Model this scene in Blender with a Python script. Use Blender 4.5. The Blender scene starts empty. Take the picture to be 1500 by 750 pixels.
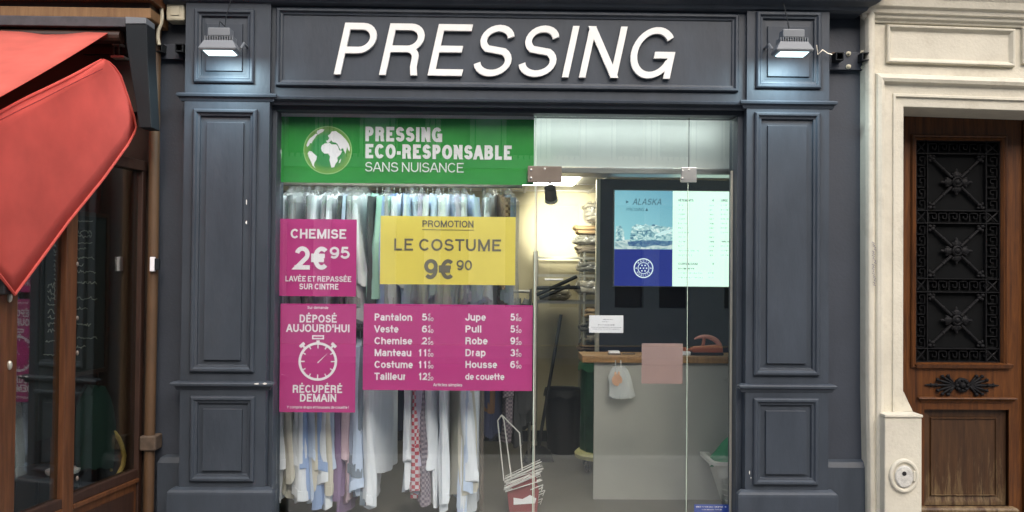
import bpy, bmesh, math, random
from mathutils import Vector, Matrix
R = math.radians
rnd = random.Random(7)
sc = bpy.context.scene
col = sc.collection

# ------------------------------------------------------------------ camera, sky, sun, exposure
CAM = Vector((-0.09, -5.1, 1.6)); YAW = R(1.05); PITCH = R(0.92); ROLL = 0.009; FPX = 1250.0
_f = Vector((math.sin(YAW)*math.cos(PITCH), math.cos(YAW)*math.cos(PITCH), math.sin(PITCH)))
_r0 = Vector((math.cos(YAW), -math.sin(YAW), 0)); _u0 = _r0.cross(_f)
_r = _r0*math.cos(ROLL) + _u0*math.sin(ROLL); _u = _r.cross(_f)
cd = bpy.data.cameras.new('camera'); cam = bpy.data.objects.new('camera', cd); col.objects.link(cam)
cam.matrix_world = Matrix(((_r.x, _u.x, -_f.x, CAM.x), (_r.y, _u.y, -_f.y, CAM.y), (_r.z, _u.z, -_f.z, CAM.z), (0, 0, 0, 1)))
cd.sensor_width = 36; cd.lens = 36*FPX/1500; cd.clip_end = 500; cd.clip_start = 0.05
sc.camera = cam
w = bpy.data.worlds.new('World'); sc.world = w; w.use_nodes = True
nt = w.node_tree; bg = nt.nodes['Background']
sky = nt.nodes.new('ShaderNodeTexSky'); sky.sky_type = 'NISHITA'; sky.sun_disc = False
SUN_EL, SUN_AZ = R(42), R(166)            # high, soft, from over the street
sky.sun_elevation = SUN_EL; sky.sun_rotation = SUN_AZ
sky.air_density = 1.0; sky.dust_density = 4.0; sky.ozone_density = 0.6
nt.links.new(sky.outputs[0], bg.inputs[0]); bg.inputs[1].default_value = 0.15
sl = bpy.data.lights.new('sun', 'SUN'); sl.energy = 1.5; sl.angle = R(85); sl.color = (1, .98, .94)
so = bpy.data.objects.new('sun', sl); col.objects.link(so)
_sd = Vector((math.sin(SUN_AZ)*math.cos(SUN_EL), math.cos(SUN_AZ)*math.cos(SUN_EL), math.sin(SUN_EL)))
so.rotation_euler = _sd.to_track_quat('Z', 'Y').to_euler()
so.location = (0, -8, 14)
sc.view_settings.view_transform = 'Standard'; sc.view_settings.look = 'None'
sc.view_settings.gamma = 1; sc.view_settings.use_curve_mapping = False
sc.view_settings.exposure = 0.98
sc.cycles.transparent_max_bounces = 32; sc.cycles.max_bounces = 10; sc.cycles.use_denoising = True
sc.cycles.sample_clamp_indirect = 4

# ------------------------------------------------------------------ measuring: photo point + depth plane -> place in the street
def P(px, py, y):
    d = _f + _r*((px-750)/FPX) + _u*((375-py)/FPX)
    return CAM + d*((y-CAM.y)/d.y)
def RC(px0, py0, px1, py1, y):
    mx, my = (px0+px1)/2, (py0+py1)/2
    return P(px0, my, y).x, P(px1, my, y).x, P(mx, py1, y).z, P(mx, py0, y).z   # x0 x1 z0 z1

# ------------------------------------------------------------------ materials
def new_mat(name):
    m = bpy.data.materials.new(name); m.use_nodes = True
    return m, m.node_tree, m.node_tree.nodes['Principled BSDF']
def mat(name, c, rough=.5, metal=0, var=.12, scale=6, bump=0, bscale=80, spec=.5, dirt=0, stretch=(1, 1, 1), coat=0, c2=None, dscale=2.5, dcol=(.03, .025, .02)):
    m, t, b = new_mat(name)
    N, Lk = t.nodes, t.links
    tc = N.new('ShaderNodeTexCoord'); mp = N.new('ShaderNodeMapping'); mp.inputs['Scale'].default_value = stretch
    Lk.new(tc.outputs['Object'], mp.inputs[0])
    n1 = N.new('ShaderNodeTexNoise'); n1.inputs['Scale'].default_value = scale; n1.inputs['Detail'].default_value = 6; n1.inputs['Roughness'].default_value = .65
    Lk.new(mp.outputs[0], n1.inputs['Vector'])
    rp = N.new('ShaderNodeValToRGB'); Lk.new(n1.outputs['Fac'], rp.inputs[0])
    k = 1-var; q = 1+var
    rp.color_ramp.elements[0].position = .3; rp.color_ramp.elements[1].position = .7
    rp.color_ramp.elements[0].color = (c[0]*k, c[1]*k, c[2]*k, 1)
    cc = c2 or (c[0]*q, c[1]*q, c[2]*q)
    rp.color_ramp.elements[1].color = (cc[0], cc[1], cc[2], 1)
    out = rp.outputs[0]
    if dirt:
        n2 = N.new('ShaderNodeTexNoise'); n2.inputs['Scale'].default_value = dscale; n2.inputs['Detail'].default_value = 9; n2.inputs['Roughness'].default_value = .75
        Lk.new(mp.outputs[0], n2.inputs['Vector'])
        r2 = N.new('ShaderNodeValToRGB'); r2.color_ramp.elements[0].position = .52; r2.color_ramp.elements[1].position = .75
        r2.color_ramp.elements[0].color = (0, 0, 0, 1); r2.color_ramp.elements[1].color = (dirt, dirt, dirt, 1)
        Lk.new(n2.outputs['Fac'], r2.inputs[0])
        mx = N.new('ShaderNodeMixRGB'); Lk.new(r2.outputs[0], mx.inputs[0]); Lk.new(out, mx.inputs[1]); mx.inputs[2].default_value = (*dcol, 1)
        out = mx.outputs[0]
    Lk.new(out, b.inputs['Base Color'])
    b.inputs['Roughness'].default_value = rough; b.inputs['Metallic'].default_value = metal
    b.inputs['Specular IOR Level'].default_value = spec; b.inputs['Coat Weight'].default_value = coat
    rr = N.new('ShaderNodeMapRange'); rr.inputs[3].default_value = max(0, rough-.08); rr.inputs[4].default_value = min(1, rough+.1)
    Lk.new(n1.outputs['Fac'], rr.inputs[0]); Lk.new(rr.outputs[0], b.inputs['Roughness'])
    if bump:
        n3 = N.new('ShaderNodeTexNoise'); n3.inputs['Scale'].default_value = bscale; n3.inputs['Detail'].default_value = 4
        Lk.new(mp.outputs[0], n3.inputs['Vector'])
        bp = N.new('ShaderNodeBump'); bp.inputs['Strength'].default_value = bump; bp.inputs['Distance'].default_value = .01
        Lk.new(n3.outputs['Fac'], bp.inputs['Height']); Lk.new(bp.outputs[0], b.inputs['Normal'])
    return m
def emit(name, c, s):
    m, t, b = new_mat(name); b.inputs['Base Color'].default_value = (*c, 1)
    b.inputs['Emission Color'].default_value = (*c, 1); b.inputs['Emission Strength'].default_value = s
    return m
def glass_mat(name, tint=(.93, .97, .95), refl=1.0, rough=0.0, base=.0):
    m, t, b = new_mat(name); N, Lk = t.nodes, t.links; N.remove(b)
    tr = N.new('ShaderNodeBsdfTransparent'); tr.inputs[0].default_value = (*tint, 1)
    gl = N.new('ShaderNodeBsdfGlossy'); gl.inputs['Roughness'].default_value = rough; gl.inputs[0].default_value = (.95, 1, .98, 1)
    fr = N.new('ShaderNodeLayerWeight'); fr.inputs[0].default_value = .5       # Schlick's curve on 1-|cos|
    pw = N.new('ShaderNodeMath'); pw.operation = 'POWER'; pw.inputs[1].default_value = 5; Lk.new(fr.outputs['Facing'], pw.inputs[0])
    ma = N.new('ShaderNodeMath'); ma.operation = 'MULTIPLY_ADD'; ma.inputs[1].default_value = .9; ma.inputs[2].default_value = .04*refl+base; ma.use_clamp = True
    Lk.new(pw.outputs[0], ma.inputs[0])
    mx = N.new('ShaderNodeMixShader'); Lk.new(ma.outputs[0], mx.inputs[0]); Lk.new(tr.outputs[0], mx.inputs[1]); Lk.new(gl.outputs[0], mx.inputs[2])
    Lk.new(mx.outputs[0], N['Material Output'].inputs[0])
    return m
def film_mat(name, c=(.9, .92, .95), diff=.14, gloss=.16):
    m, t, b = new_mat(name); N, Lk = t.nodes, t.links; N.remove(b)
    tr = N.new('ShaderNodeBsdfTransparent'); di = N.new('ShaderNodeBsdfDiffuse'); di.inputs[0].default_value = (*c, 1)
    gl = N.new('ShaderNodeBsdfGlossy'); gl.inputs['Roughness'].default_value = .22
    no = N.new('ShaderNodeTexNoise'); no.inputs['Scale'].default_value = 9; no.inputs['Detail'].default_value = 3
    tc = N.new('ShaderNodeTexCoord'); mp = N.new('ShaderNodeMapping'); mp.inputs['Scale'].default_value = (3, 3, .8)
    Lk.new(tc.outputs['Object'], mp.inputs[0]); Lk.new(mp.outputs[0], no.inputs['Vector'])
    bp = N.new('ShaderNodeBump'); bp.inputs['Strength'].default_value = 1; bp.inputs['Distance'].default_value = .04
    Lk.new(no.outputs['Fac'], bp.inputs['Height']); Lk.new(bp.outputs[0], gl.inputs['Normal'])
    m1 = N.new('ShaderNodeMixShader'); m1.inputs[0].default_value = diff; Lk.new(tr.outputs[0], m1.inputs[1]); Lk.new(di.outputs[0], m1.inputs[2])
    m2 = N.new('ShaderNodeMixShader'); m2.inputs[0].default_value = gloss; Lk.new(m1.outputs[0], m2.inputs[1]); Lk.new(gl.outputs[0], m2.inputs[2])
    Lk.new(m2.outputs[0], N['Material Output'].inputs[0])
    return m
def cloth_mat(name, c, trans=.35, rough=.9):
    m, t, b = new_mat(name); N, Lk = t.nodes, t.links; N.remove(b)
    tc = N.new('ShaderNodeTexCoord'); no = N.new('ShaderNodeTexNoise'); no.inputs['Scale'].default_value = 4; no.inputs['Detail'].default_value = 8
    Lk.new(tc.outputs['Object'], no.inputs['Vector'])
    rp = N.new('ShaderNodeValToRGB'); rp.color_ramp.elements[0].position = .3; rp.color_ramp.elements[1].position = .72
    rp.color_ramp.elements[0].color = (c[0]*.86, c[1]*.86, c[2]*.86, 1); rp.color_ramp.elements[1].color = (min(1, c[0]*1.08), c[1]*1.12, c[2]*1.12, 1)
    Lk.new(no.outputs['Fac'], rp.inputs[0])
    di = N.new('ShaderNodeBsdfDiffuse'); tl = N.new('ShaderNodeBsdfTranslucent')
    Lk.new(rp.outputs[0], di.inputs[0]); Lk.new(rp.outputs[0], tl.inputs[0])
    n3 = N.new('ShaderNodeTexNoise'); n3.inputs['Scale'].default_value = 5; n3.inputs['Detail'].default_value = 5; n3.inputs['Distortion'].default_value = 1; Lk.new(tc.outputs['Object'], n3.inputs['Vector'])
    bp = N.new('ShaderNodeBump'); bp.inputs['Strength'].default_value = .15; bp.inputs['Distance'].default_value = .015
    Lk.new(n3.outputs['Fac'], bp.inputs['Height']); Lk.new(bp.outputs[0], di.inputs['Normal']); Lk.new(bp.outputs[0], tl.inputs['Normal'])
    mx = N.new('ShaderNodeMixShader'); mx.inputs[0].default_value = trans
    Lk.new(di.outputs[0], mx.inputs[1]); Lk.new(tl.outputs[0], mx.inputs[2]); Lk.new(mx.outputs[0], N['Material Output'].inputs[0])
    return m
def wood_mat(name, c, c2, rough=.45, worn=None, wz=None, spec=.4):
    """streaky timber; worn = bare pale wood showing in vertical scuffs below height wz"""
    m, t, b = new_mat(name); N, Lk = t.nodes, t.links
    tc = N.new('ShaderNodeTexCoord'); mp = N.new('ShaderNodeMapping'); mp.inputs['Scale'].default_value = (9, 9, .7)
    Lk.new(tc.outputs['Object'], mp.inputs[0])
    n1 = N.new('ShaderNodeTexNoise'); n1.inputs['Scale'].default_value = 4; n1.inputs['Detail'].default_value = 10; n1.inputs['Roughness'].default_value = .7; n1.inputs['Distortion'].default_value = .4
    Lk.new(mp.outputs[0], n1.inputs['Vector'])
    rp = N.new('ShaderNodeValToRGB'); rp.color_ramp.elements[0].position = .3; rp.color_ramp.elements[1].position = .72
    rp.color_ramp.elements[0].color = (*c, 1); rp.color_ramp.elements[1].color = (*c2, 1); Lk.new(n1.outputs['Fac'], rp.inputs[0])
    out = rp.outputs[0]
    if worn:
        n2 = N.new('ShaderNodeTexNoise'); n2.inputs['Scale'].default_value = 2.6; n2.inputs['Detail'].default_value = 12; n2.inputs['Roughness'].default_value = .8
        mp2 = N.new('ShaderNodeMapping'); mp2.inputs['Scale'].default_value = (10, 10, .8); Lk.new(tc.outputs['Object'], mp2.inputs[0]); Lk.new(mp2.outputs[0], n2.inputs['Vector'])
        sx = N.new('ShaderNodeSeparateXYZ'); ge = N.new('ShaderNodeNewGeometry'); Lk.new(ge.outputs['Position'], sx.inputs[0])
        mr = N.new('ShaderNodeMapRange'); mr.inputs[1].default_value = wz; mr.inputs[2].default_value = wz-.75; mr.inputs[3].default_value = -.14; mr.inputs[4].default_value = .17
        Lk.new(sx.outputs['Z'], mr.inputs[0])
        ad = N.new('ShaderNodeMath'); ad.operation = 'ADD'; Lk.new(n2.outputs['Fac'], ad.inputs[0]); Lk.new(mr.outputs[0], ad.inputs[1])
        r2 = N.new('ShaderNodeValToRGB'); r2.color_ramp.elements[0].position = .50; r2.color_ramp.elements[1].position = .76
        Lk.new(ad.outputs[0], r2.inputs[0])
        mx = N.new('ShaderNodeMixRGB'); Lk.new(r2.outputs[0], mx.inputs[0]); Lk.new(out, mx.inputs[1]); mx.inputs[2].default_value = (*worn, 1); out = mx.outputs[0]
    Lk.new(out, b.inputs['Base Color']); b.inputs['Roughness'].default_value = rough; b.inputs['Specular IOR Level'].default_value = spec
    bp = N.new('ShaderNodeBump'); bp.inputs['Strength'].default_value = .25; bp.inputs['Distance'].default_value = .004
    Lk.new(n1.outputs['Fac'], bp.inputs['Height']); Lk.new(bp.outputs[0], b.inputs['Normal'])
    return m

M = dict(
    slate=mat('slate_paint', (.038, .048, .063), .5, var=.16, scale=7, bump=.16, bscale=40, stretch=(1, 1, .35), spec=.38, dirt=.4, dscale=3, dcol=(.065, .072, .085)),
    slate_wall=mat('slate_wall', (.033, .041, .057), .6, var=.12, scale=4, bump=.12, bscale=70, dirt=.3, dcol=(.05, .055, .065)),
    white=mat('white_letter', (.74, .75, .735), .4, var=.05),
    print_white=mat('print_white', (.85, .83, .87), .6, var=.02),
    green=mat('print_green', (.022, .30, .045), .45, var=.06, scale=2),
    magenta=mat('print_magenta', (.50, .045, .235), .5, var=.03, scale=3),
    yellow=mat('print_yellow', (.78, .66, .13), .55, var=.03, scale=3),
    grey_ink=mat('grey_ink', (.16, .15, .12), .6, var=.02),
    board_blue=mat('print_blue', (.02, .06, .35), .5, var=.03),
    pink=mat('pink_card', (.36, .245, .225), .8, var=.04, scale=30),
    paper=mat('white_paper', (.85, .85, .88), .6, var=.02),
    ink=mat('ink', (.10, .10, .16), .7),
    glass=glass_mat('shop_glass', (.955, .968, .965), 1.15, .0, .034),
    glass_dark=glass_mat('terrace_glass', (.78, .80, .76), 1.0, .0, .09),
    edge=mat('glass_edge', (.55, .66, .56), .25, var=.1),
    steel=mat('steel', (.48, .48, .47), .35, .9, var=.1, bump=.05),
    brown_metal=mat('brown_metal', (.17, .14, .115), .5, .2, var=.15),
    alu=mat('alu', (.60, .58, .50), .4, .7, var=.08),
    grey_metal=mat('grey_metal', (.15, .165, .18), .5, 0, var=.1),
    dark_metal=mat('dark_metal', (.015, .018, .021), .6, .0, spec=.15, var=.15),
    black=mat('black', (.012, .012, .013), .5, var=.2),
    rust=mat('rust', (.10, .07, .05), .7, .3, var=.35, scale=20),
    cream=mat('cream_paint', (.55, .52, .43), .65, var=.09, scale=5, bump=.25, bscale=60, dirt=.7, dscale=3.4, dcol=(.34, .30, .23)),
    door_wood=wood_mat('door_wood', (.028, .009, .003), (.140, .048, .010), .40),
    door_worn=wood_mat('door_worn', (.026, .011, .004), (.072, .032, .011), .5, (.24, .17, .085), .66),
    iron=mat('cast_iron', (.005, .005, .006), .62, 0, var=.3, scale=30, bump=.15, bscale=60, spec=.18),
    cafe_wood=wood_mat('cafe_wood', (.055, .019, .008), (.15, .058, .022), .42),
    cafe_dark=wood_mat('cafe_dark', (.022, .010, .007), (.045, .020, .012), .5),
    ochre=wood_mat('ochre_timber', (.13, .062, .025), (.25, .14, .06), .6),
    pipe=mat('pipe_paint', (.085, .045, .02), .6, var=.3, scale=5, stretch=(1, 1, .5), dirt=.5, dscale=4, dcol=(.06, .04, .03)),
    red=cloth_mat('red_canvas', (.86, .24, .19), .55),
    red2=cloth_mat('red_canvas_deep', (.84, .165, .135), .42),  # side curtain canvas, deeper red and less translucent
    cafe_inside=mat('cafe_inside', (.025, .016, .012), .8, var=.3),
    chalkboard=mat('chalkboard', (.012, .013, .013), .7, var=.2),
    chalk=mat('chalk', (.38, .38, .36), .9),
    wall_in=mat('shop_wall', (.60, .54, .37), .85, var=.04, bump=.05),
    ceil_in=mat('shop_ceiling', (.80, .78, .68), .9, var=.03),
    floor_in=mat('shop_floor', (.105, .098, .085), .35, var=.12, scale=3, dirt=.2),
    valance=mat('valance', (.78, .80, .76), .7, var=.03),
    navy=mat('navy_panel', (.014, .016, .030), .35, var=.1),
    counter=mat('counter_front', (.36, .365, .335), .5, var=.06, scale=2),
    counter_wood=wood_mat('counter_wood', (.22, .12, .045), (.38, .22, .09), .4),
    film=film_mat('garment_film', (.9, .92, .95), .10, .20),
    film2=film_mat('bundle_film', (.8, .78, .7), .2, .2),
    bag_film=film_mat('bag_film', (.88, .93, .93), .42, .12),
    wire=mat('wire', (.50, .50, .48), .35, .8),
    white_wire=mat('white_wire', (.75, .75, .72), .4),
    red_card=mat('red_card', (.25, .045, .05), .6),
    green_bag=mat('green_bag', (.022, .085, .045), .35, var=.25, scale=12, bump=.5, bscale=14),
    green_cloth=mat('green_cloth', (.012, .20, .085), .8, var=.15),
    basket=mat('basket', (.62, .62, .57), .5, var=.05),
    pale_yellow=mat('pale_yellow', (.55, .52, .25), .6),
    orange=mat('orange_plastic', (.42, .12, .06), .4, var=.12),
    stone=mat('street_stone', (.50, .46, .38), .8, var=.1, scale=2, bump=.2),
    win_dark=mat('window_dark', (.025, .028, .03), .15, var=.1),
    soot=mat('soot_black', (.004, .0045, .005), .8, spec=.1),
    asphalt=mat('asphalt', (.06, .06, .06), .85, var=.2, scale=8, bump=.4, bscale=120),
    paving=mat('paving', (.26, .25, .24), .8, var=.12, scale=3, bump=.2),
    kerb=mat('kerb', (.34, .33, .31), .8, var=.12),
    cane=mat('cane', (.70, .50, .14), .5),
    green_coat=mat('green_coat', (.015, .045, .038), .9, var=.3),
    beige_plastic=mat('beige_plastic', (.50, .47, .36), .5, var=.1, dirt=.3),
    chip=mat('chipped', (.75, .74, .70), .8),
)

# ------------------------------------------------------------------ mesh building
def base_loc(o):
    v = Vector((0, 0, 0))
    while o is not None:
        v += o.location; o = o.parent
    return v
def tag(o, label=None, cat=None, group=None, kind=None):
    if label: o['label'] = label
    if cat: o['category'] = cat
    if group: o['group'] = group
    if kind: o['kind'] = kind
    return o
def thing(name, label, cat, loc, group=None):
    o = bpy.data.objects.new(name, None); col.objects.link(o); o.location = loc; o.empty_display_size = .1
    return tag(o, label, cat, group)

class MB:
    def __init__(s): s.v = []; s.f = []
    def add(s, vs, fs):
        n = len(s.v); s.v += [tuple(p) for p in vs]; s.f += [tuple(i+n for i in f) for f in fs]; return s
    def box(s, x0, x1, y0, y1, z0, z1):
        return s.add([(x0, y0, z0), (x1, y0, z0), (x1, y1, z0), (x0, y1, z0), (x0, y0, z1), (x1, y0, z1), (x1, y1, z1), (x0, y1, z1)],
                     [(0, 3, 2, 1), (4, 5, 6, 7), (0, 1, 5, 4), (1, 2, 6, 5), (2, 3, 7, 6), (3, 0, 4, 7)])
    def loft(s, loops, closed=True, cap0=True, cap1=True):
        n = len(loops[0]); vs = [p for l in loops for p in l]; fs = []
        for i in range(len(loops)-1):
            for j in range(n if closed else n-1):
                k = (j+1) % n
                fs.append((i*n+j, i*n+k, (i+1)*n+k, (i+1)*n+j))
        if cap0: fs.append(tuple(range(n-1, -1, -1)))
        if cap1: fs.append(tuple((len(loops)-1)*n+j for j in range(n)))
        return s.add(vs, fs)
    def tube(s, pts, r, n=8, closed=False):
        pts = [Vector(p) for p in pts]; rs = r if isinstance(r, (list, tuple)) else [r]*len(pts)
        loops = []; ref = None
        for i, p in enumerate(pts):
            a = pts[i-1] if i else p; b = pts[i+1] if i < len(pts)-1 else p
            if closed: a = pts[i-1]; b = pts[(i+1) % len(pts)]
            d = (b-a).normalized()
            if ref is None: ref = d.orthogonal().normalized()
            ref = (ref-d*ref.dot(d)); ref = ref.normalized() if ref.length > 1e-6 else d.orthogonal().normalized()
            q = d.cross(ref)
            loops.append([p+ref*(rs[i]*math.cos(2*math.pi*k/n))+q*(rs[i]*math.sin(2*math.pi*k/n)) for k in range(n)])
        if closed: loops.append(loops[0])
        return s.loft(loops, True, not closed, not closed)
    def lathe(s, c, prof, n=24, axis='z', sx=1, sy=1):
        loops = []
        for r, h in prof:
            l = []
            for k in range(n):
                a = 2*math.pi*k/n; u, v = r*math.cos(a)*sx, r*math.sin(a)*sy
                l.append((c[0]+u, c[1]+v, c[2]+h) if axis == 'z' else (c[0]+u, c[1]-h, c[2]+v))
            loops.append(l)
        return s.loft(loops)
    def blob(s, c, rx, ry, rz, n=10, m=6, ang=0):
        loops = []
        for i in range(m+1):
            t = math.pi*(i+.02)/(m+.04); l = []
            for k in range(n):
                a = 2*math.pi*k/n
                x, y, z = rx*math.sin(t)*math.cos(a), ry*math.sin(t)*math.sin(a), rz*math.cos(t)
                l.append((c[0]+x*math.cos(ang)-z*math.sin(ang), c[1]+y, c[2]+x*math.sin(ang)+z*math.cos(ang)))
            loops.append(l)
        return s.loft(loops)
    def prism(s, poly, y0, y1):
        n = len(poly)
        return s.add([(x, y0, z) for x, z in poly]+[(x, y1, z) for x, z in poly],
                     [tuple(range(n)), tuple(range(2*n-1, n-1, -1))]+[(i, i+n, (i+1) % n+n, (i+1) % n) for i in range(n)])
    def panel(s, x0, x1, z0, z1, y, prof, cap=True):
        loops = [[(x0+i, y-h, z0+i), (x1-i, y-h, z0+i), (x1-i, y-h, z1-i), (x0+i, y-h, z1-i)] for i, h in prof]
        return s.loft(loops, True, False, cap)
    def ledge(s, x0, x1, y, prof):
        loops = [[(x0-o, y, z), (x0-o, y-o, z), (x1+o, y-o, z), (x1+o, y, z)] for z, o in prof]
        return s.loft(loops)
    def build(s, name, m, parent=None, smooth=False, bevel=0, label=None):
        me = bpy.data.meshes.new(name); o = bpy.data.objects.new(name, me); col.objects.link(o)
        if parent is not None:
            L = base_loc(parent); o.parent = parent
        else:
            xs, ys, zs = zip(*s.v); L = Vector(((min(xs)+max(xs))/2, (min(ys)+max(ys))/2, min(zs))); o.location = L
        me.from_pydata([(x-L.x, y-L.y, z-L.z) for x, y, z in s.v], [], s.f)
        bm = bmesh.new(); bm.from_mesh(me); bmesh.ops.recalc_face_normals(bm, faces=bm.faces)
        if smooth:
            for f in bm.faces: f.smooth = True
        bm.to_mesh(me); bm.free(); me.update()
        if smooth: me.set_sharp_from_angle(angle=R(42))
        me.materials.append(m)
        if bevel:
            b = o.modifiers.new('bevel', 'BEVEL'); b.width = bevel; b.segments = 2; b.limit_method = 'ANGLE'; b.angle_limit = R(40)
            b.harden_normals = False
        if label: o['label'] = label
        return o
def struct(name, mb, m, **k):
    o = mb.build(name, m, **k); o['kind'] = 'structure'; return o

# ------------------------------------------------------------------ lettering: pen strokes in the manner of a grotesque face
def arc(cx, cy, rx, ry, a0, a1, n=None):
    n = n or max(4, int(abs(a1-a0)/15))
    return [(cx+rx*math.cos(R(a0+(a1-a0)*i/n)), cy+ry*math.sin(R(a0+(a1-a0)*i/n))) for i in range(n+1)]
XH = .72
def _glyphs():
    g = {}
    def d(c, adv, sb, *st): g[c] = (adv/720, sb, st)
    S0 = [(0, 0), (0, 1)]; S1 = [(1, 0), (1, 1)]; T1 = [(0, 1), (1, 1)]; B1 = [(0, 0), (1, 0)]
    O = arc(.5, .5, .5, .5, 0, 360, 32); o = arc(.5, .36, .5, .36, 0, 360, 24)
    d('A', 700, .02, [(.0, 0), (.44, 1)], [(.56, 1), (1, 0)], [(.2, .31), (.8, .31)])
    d('B', 720, .10, S0, [(0, 1), (.58, 1)]+arc(.58, .765, .36, .235, 90, -90)+[(0, .53)], [(0, .53), (.6, .53)]+arc(.6, .265, .4, .265, 90, -90)+[(0, 0)])
    d('C', 722, .06, arc(.52, .5, .52, .5, 38, 322, 24))
    d('D', 722, .10, S0, [(0, 1), (.45, 1)]+arc(.45, .5, .55, .5, 90, -90)+[(0, 0)])
    d('E', 660, .10, S0, T1, [(0, .52), (.93, .52)], B1)
    d('F', 611, .10, S0, T1, [(0, .5), (.86, .5)])
    d('G', 778, .06, arc(.5, .5, .5, .5, 38, 338, 26), [(1, .47), (1, 0)], [(.55, .45), (1, .45)])
    d('H', 722, .10, S0, S1, [(0, .52), (1, .52)])
    d('I', 278, .10, [(.5, 0), (.5, 1)])
    d('J', 556, .05, [(1, 1), (1, .3)]+arc(.5, .3, .5, .3, 0, -180))
    d('K', 722, .09, S0, [(.05, .36), (.92, 1)], [(.36, .58), (1, 0)])
    d('L', 600, .10, S0, B1)
    d('M', 850, .10, S0, S1, [(.04, 1), (.5, .0)], [(.5, .0), (.96, 1)])
    d('N', 722, .10, S0, S1, [(.03, 1), (.97, 0)])
    d('O', 778, .06, O)
    d('P', 667, .10, S0, [(0, 1), (.55, 1)]+arc(.55, .735, .45, .265, 90, -90)+[(0, .47)])
    d('Q', 778, .06, O, [(.62, .25), (.95, -.02)])
    d('R', 722, .10, S0, [(0, 1), (.58, 1)]+arc(.58, .755, .39, .245, 90, -90)+[(0, .51)], [(.5, .51)]+arc(.62, .31, .30, .2, 90, 0)+[(.925, .12), (.97, 0)])
    S = arc(.5, .745, .44, .255, 12, 232)+arc(.5, .265, .5, .265, 55, -170)
    d('S', 667, .06, S)
    d('T', 611, .03, T1, [(.5, 0), (.5, 1)])
    d('U', 722, .10, [(0, 1), (0, .38)]+arc(.5, .38, .5, .38, 180, 360)+[(1, 1)])
    d('V', 667, .02, [(0, 1), (.46, 0)], [(.54, 0), (1, 1)])
    d('W', 944, .02, [(0, 1), (.23, 0)], [(.27, 0), (.48, 1)], [(.52, 1), (.73, 0)], [(.77, 0), (1, 1)])
    d('X', 667, .02, [(0, 0), (1, 1)], [(0, 1), (1, 0)])
    d('Y', 667, .02, [(0, 1), (.5, .42)], [(1, 1), (.5, .42)], [(.5, .5), (.5, 0)])
    d('Z', 611, .04, T1, B1, [(.0, 0), (1, 1)])
    for a, b, ac in (('É', 'E', 'a'), ('È', 'E', 'g'), ('Ê', 'E', 'c')):
        q = g[b]; ex = {'a': [[(.36, 1.22), (.68, 1.42)]], 'g': [[(.3, 1.34), (.65, 1.17)]], 'c': [[(.18, 1.20), (.5, 1.40)], [(.5, 1.40), (.82, 1.20)]]}[ac]
        g[a] = (q[0], q[1], q[2]+tuple(ex))
    d('0', 556, .05, arc(.5, .5, .5, .5, 0, 360, 28))
    d('1', 556, .08, [(.68, 0), (.68, 1)], [(.12, .76), (.45, .80), (.66, .95)])
    d('2', 556, .05, arc(.5, .7, .48, .30, 168, -38)+[(.0, .0)], B1)
    d('3', 556, .05, arc(.48, .745, .43, .255, 165, -90), arc(.48, .255, .52, .255, 90, -165))
    d('4', 556, .03, [(.74, 0), (.74, 1)], [(.7, 1), (.0, .27)], [(0, .25), (1, .25)])
    d('5', 556, .05, [(.92, 1), (.2, 1)], [(.2, 1), (.08, .48)], arc(.49, .32, .51, .32, 143, -160))
    d('6', 556, .05, arc(.5, .32, .5, .32, 0, 360, 22), arc(.56, .5, .56, .5, 48, 190))
    d('7', 556, .05, T1, [(1, 1)]+[(.62, .55), (.40, 0)])
    d('8', 556, .05, arc(.5, .755, .42, .245, 0, 360, 20), arc(.5, .26, .5, .26, 0, 360, 22))
    d('9', 556, .05, arc(.5, .68, .5, .32, 0, 360, 22), arc(.44, .5, .56, .5, 228, 370))
    d('€', 600, .02, arc(.62, .5, .46, .5, 48, 312, 22), [(.0, .62), (.86, .62)], [(0, .4), (.80, .4)])
    d('-', 333, .06, [(0, .36), (1, .36)]); d('.', 278, .1, [(.5, -.04), (.5, .08)]); d(',', 278, .1, [(.5, .08), (.38, -.14)])
    d("'", 200, .06, [(.5, .72), (.5, 1)]); d('!', 290, .1, [(.5, .28), (.5, 1)], [(.5, -.04), (.5, .08)]); d(' ', 250, .1)
    X = XH; n_ = arc(.5, .42, .5, .30, 175, 0)+[(1, 0)]
    d('a', 556, .05, [(.92, 0), (.92, .5)]+arc(.48, .5, .44, .22, 0, 160), [(.92, .42), (.4, .4)]+arc(.36, .2, .36, .2, 90, 270)+[(.55, .01), (.92, .2)])
    d('b', 611, .08, S0, o); d('c', 556, .05, arc(.5, .36, .5, .36, 42, 318)); d('d', 611, .08, S1, o)
    d('e', 556, .05, arc(.5, .36, .5, .36, 0, 318, 20), [(.0, .36), (1, .36)])
    d('f', 333, .03, [(.4, 0), (.4, .8)]+arc(.8, .8, .4, .2, 180, 95), [(0, X), (.95, X)])
    d('g', 611, .08, o, [(1, X), (1, 0)]+arc(.5, 0, .5, .26, 0, -150))
    d('h', 611, .08, S0, n_); d('i', 278, .09, [(.5, 0), (.5, X)], [(.5, .9), (.5, 1)])
    d('j', 278, .05, [(.7, X), (.7, -.2), (.1, -.27)], [(.7, .9), (.7, 1)])
    d('k', 556, .08, S0, [(.05, .26), (.9, X)], [(.4, .45), (1, 0)]); d('l', 278, .09, [(.5, 0), (.5, 1)])
    d('m', 889, .08, [(0, 0), (0, X)], arc(.25, .44, .25, .28, 175, 0)+[(.5, 0)], arc(.75, .44, .25, .28, 175, 0)+[(1, 0)])
    d('n', 611, .08, [(0, 0), (0, X)], n_); d('o', 611, .05, o); d('p', 611, .08, [(0, -.28), (0, X)], o); d('q', 611, .08, [(1, -.28), (1, X)], o)
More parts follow.
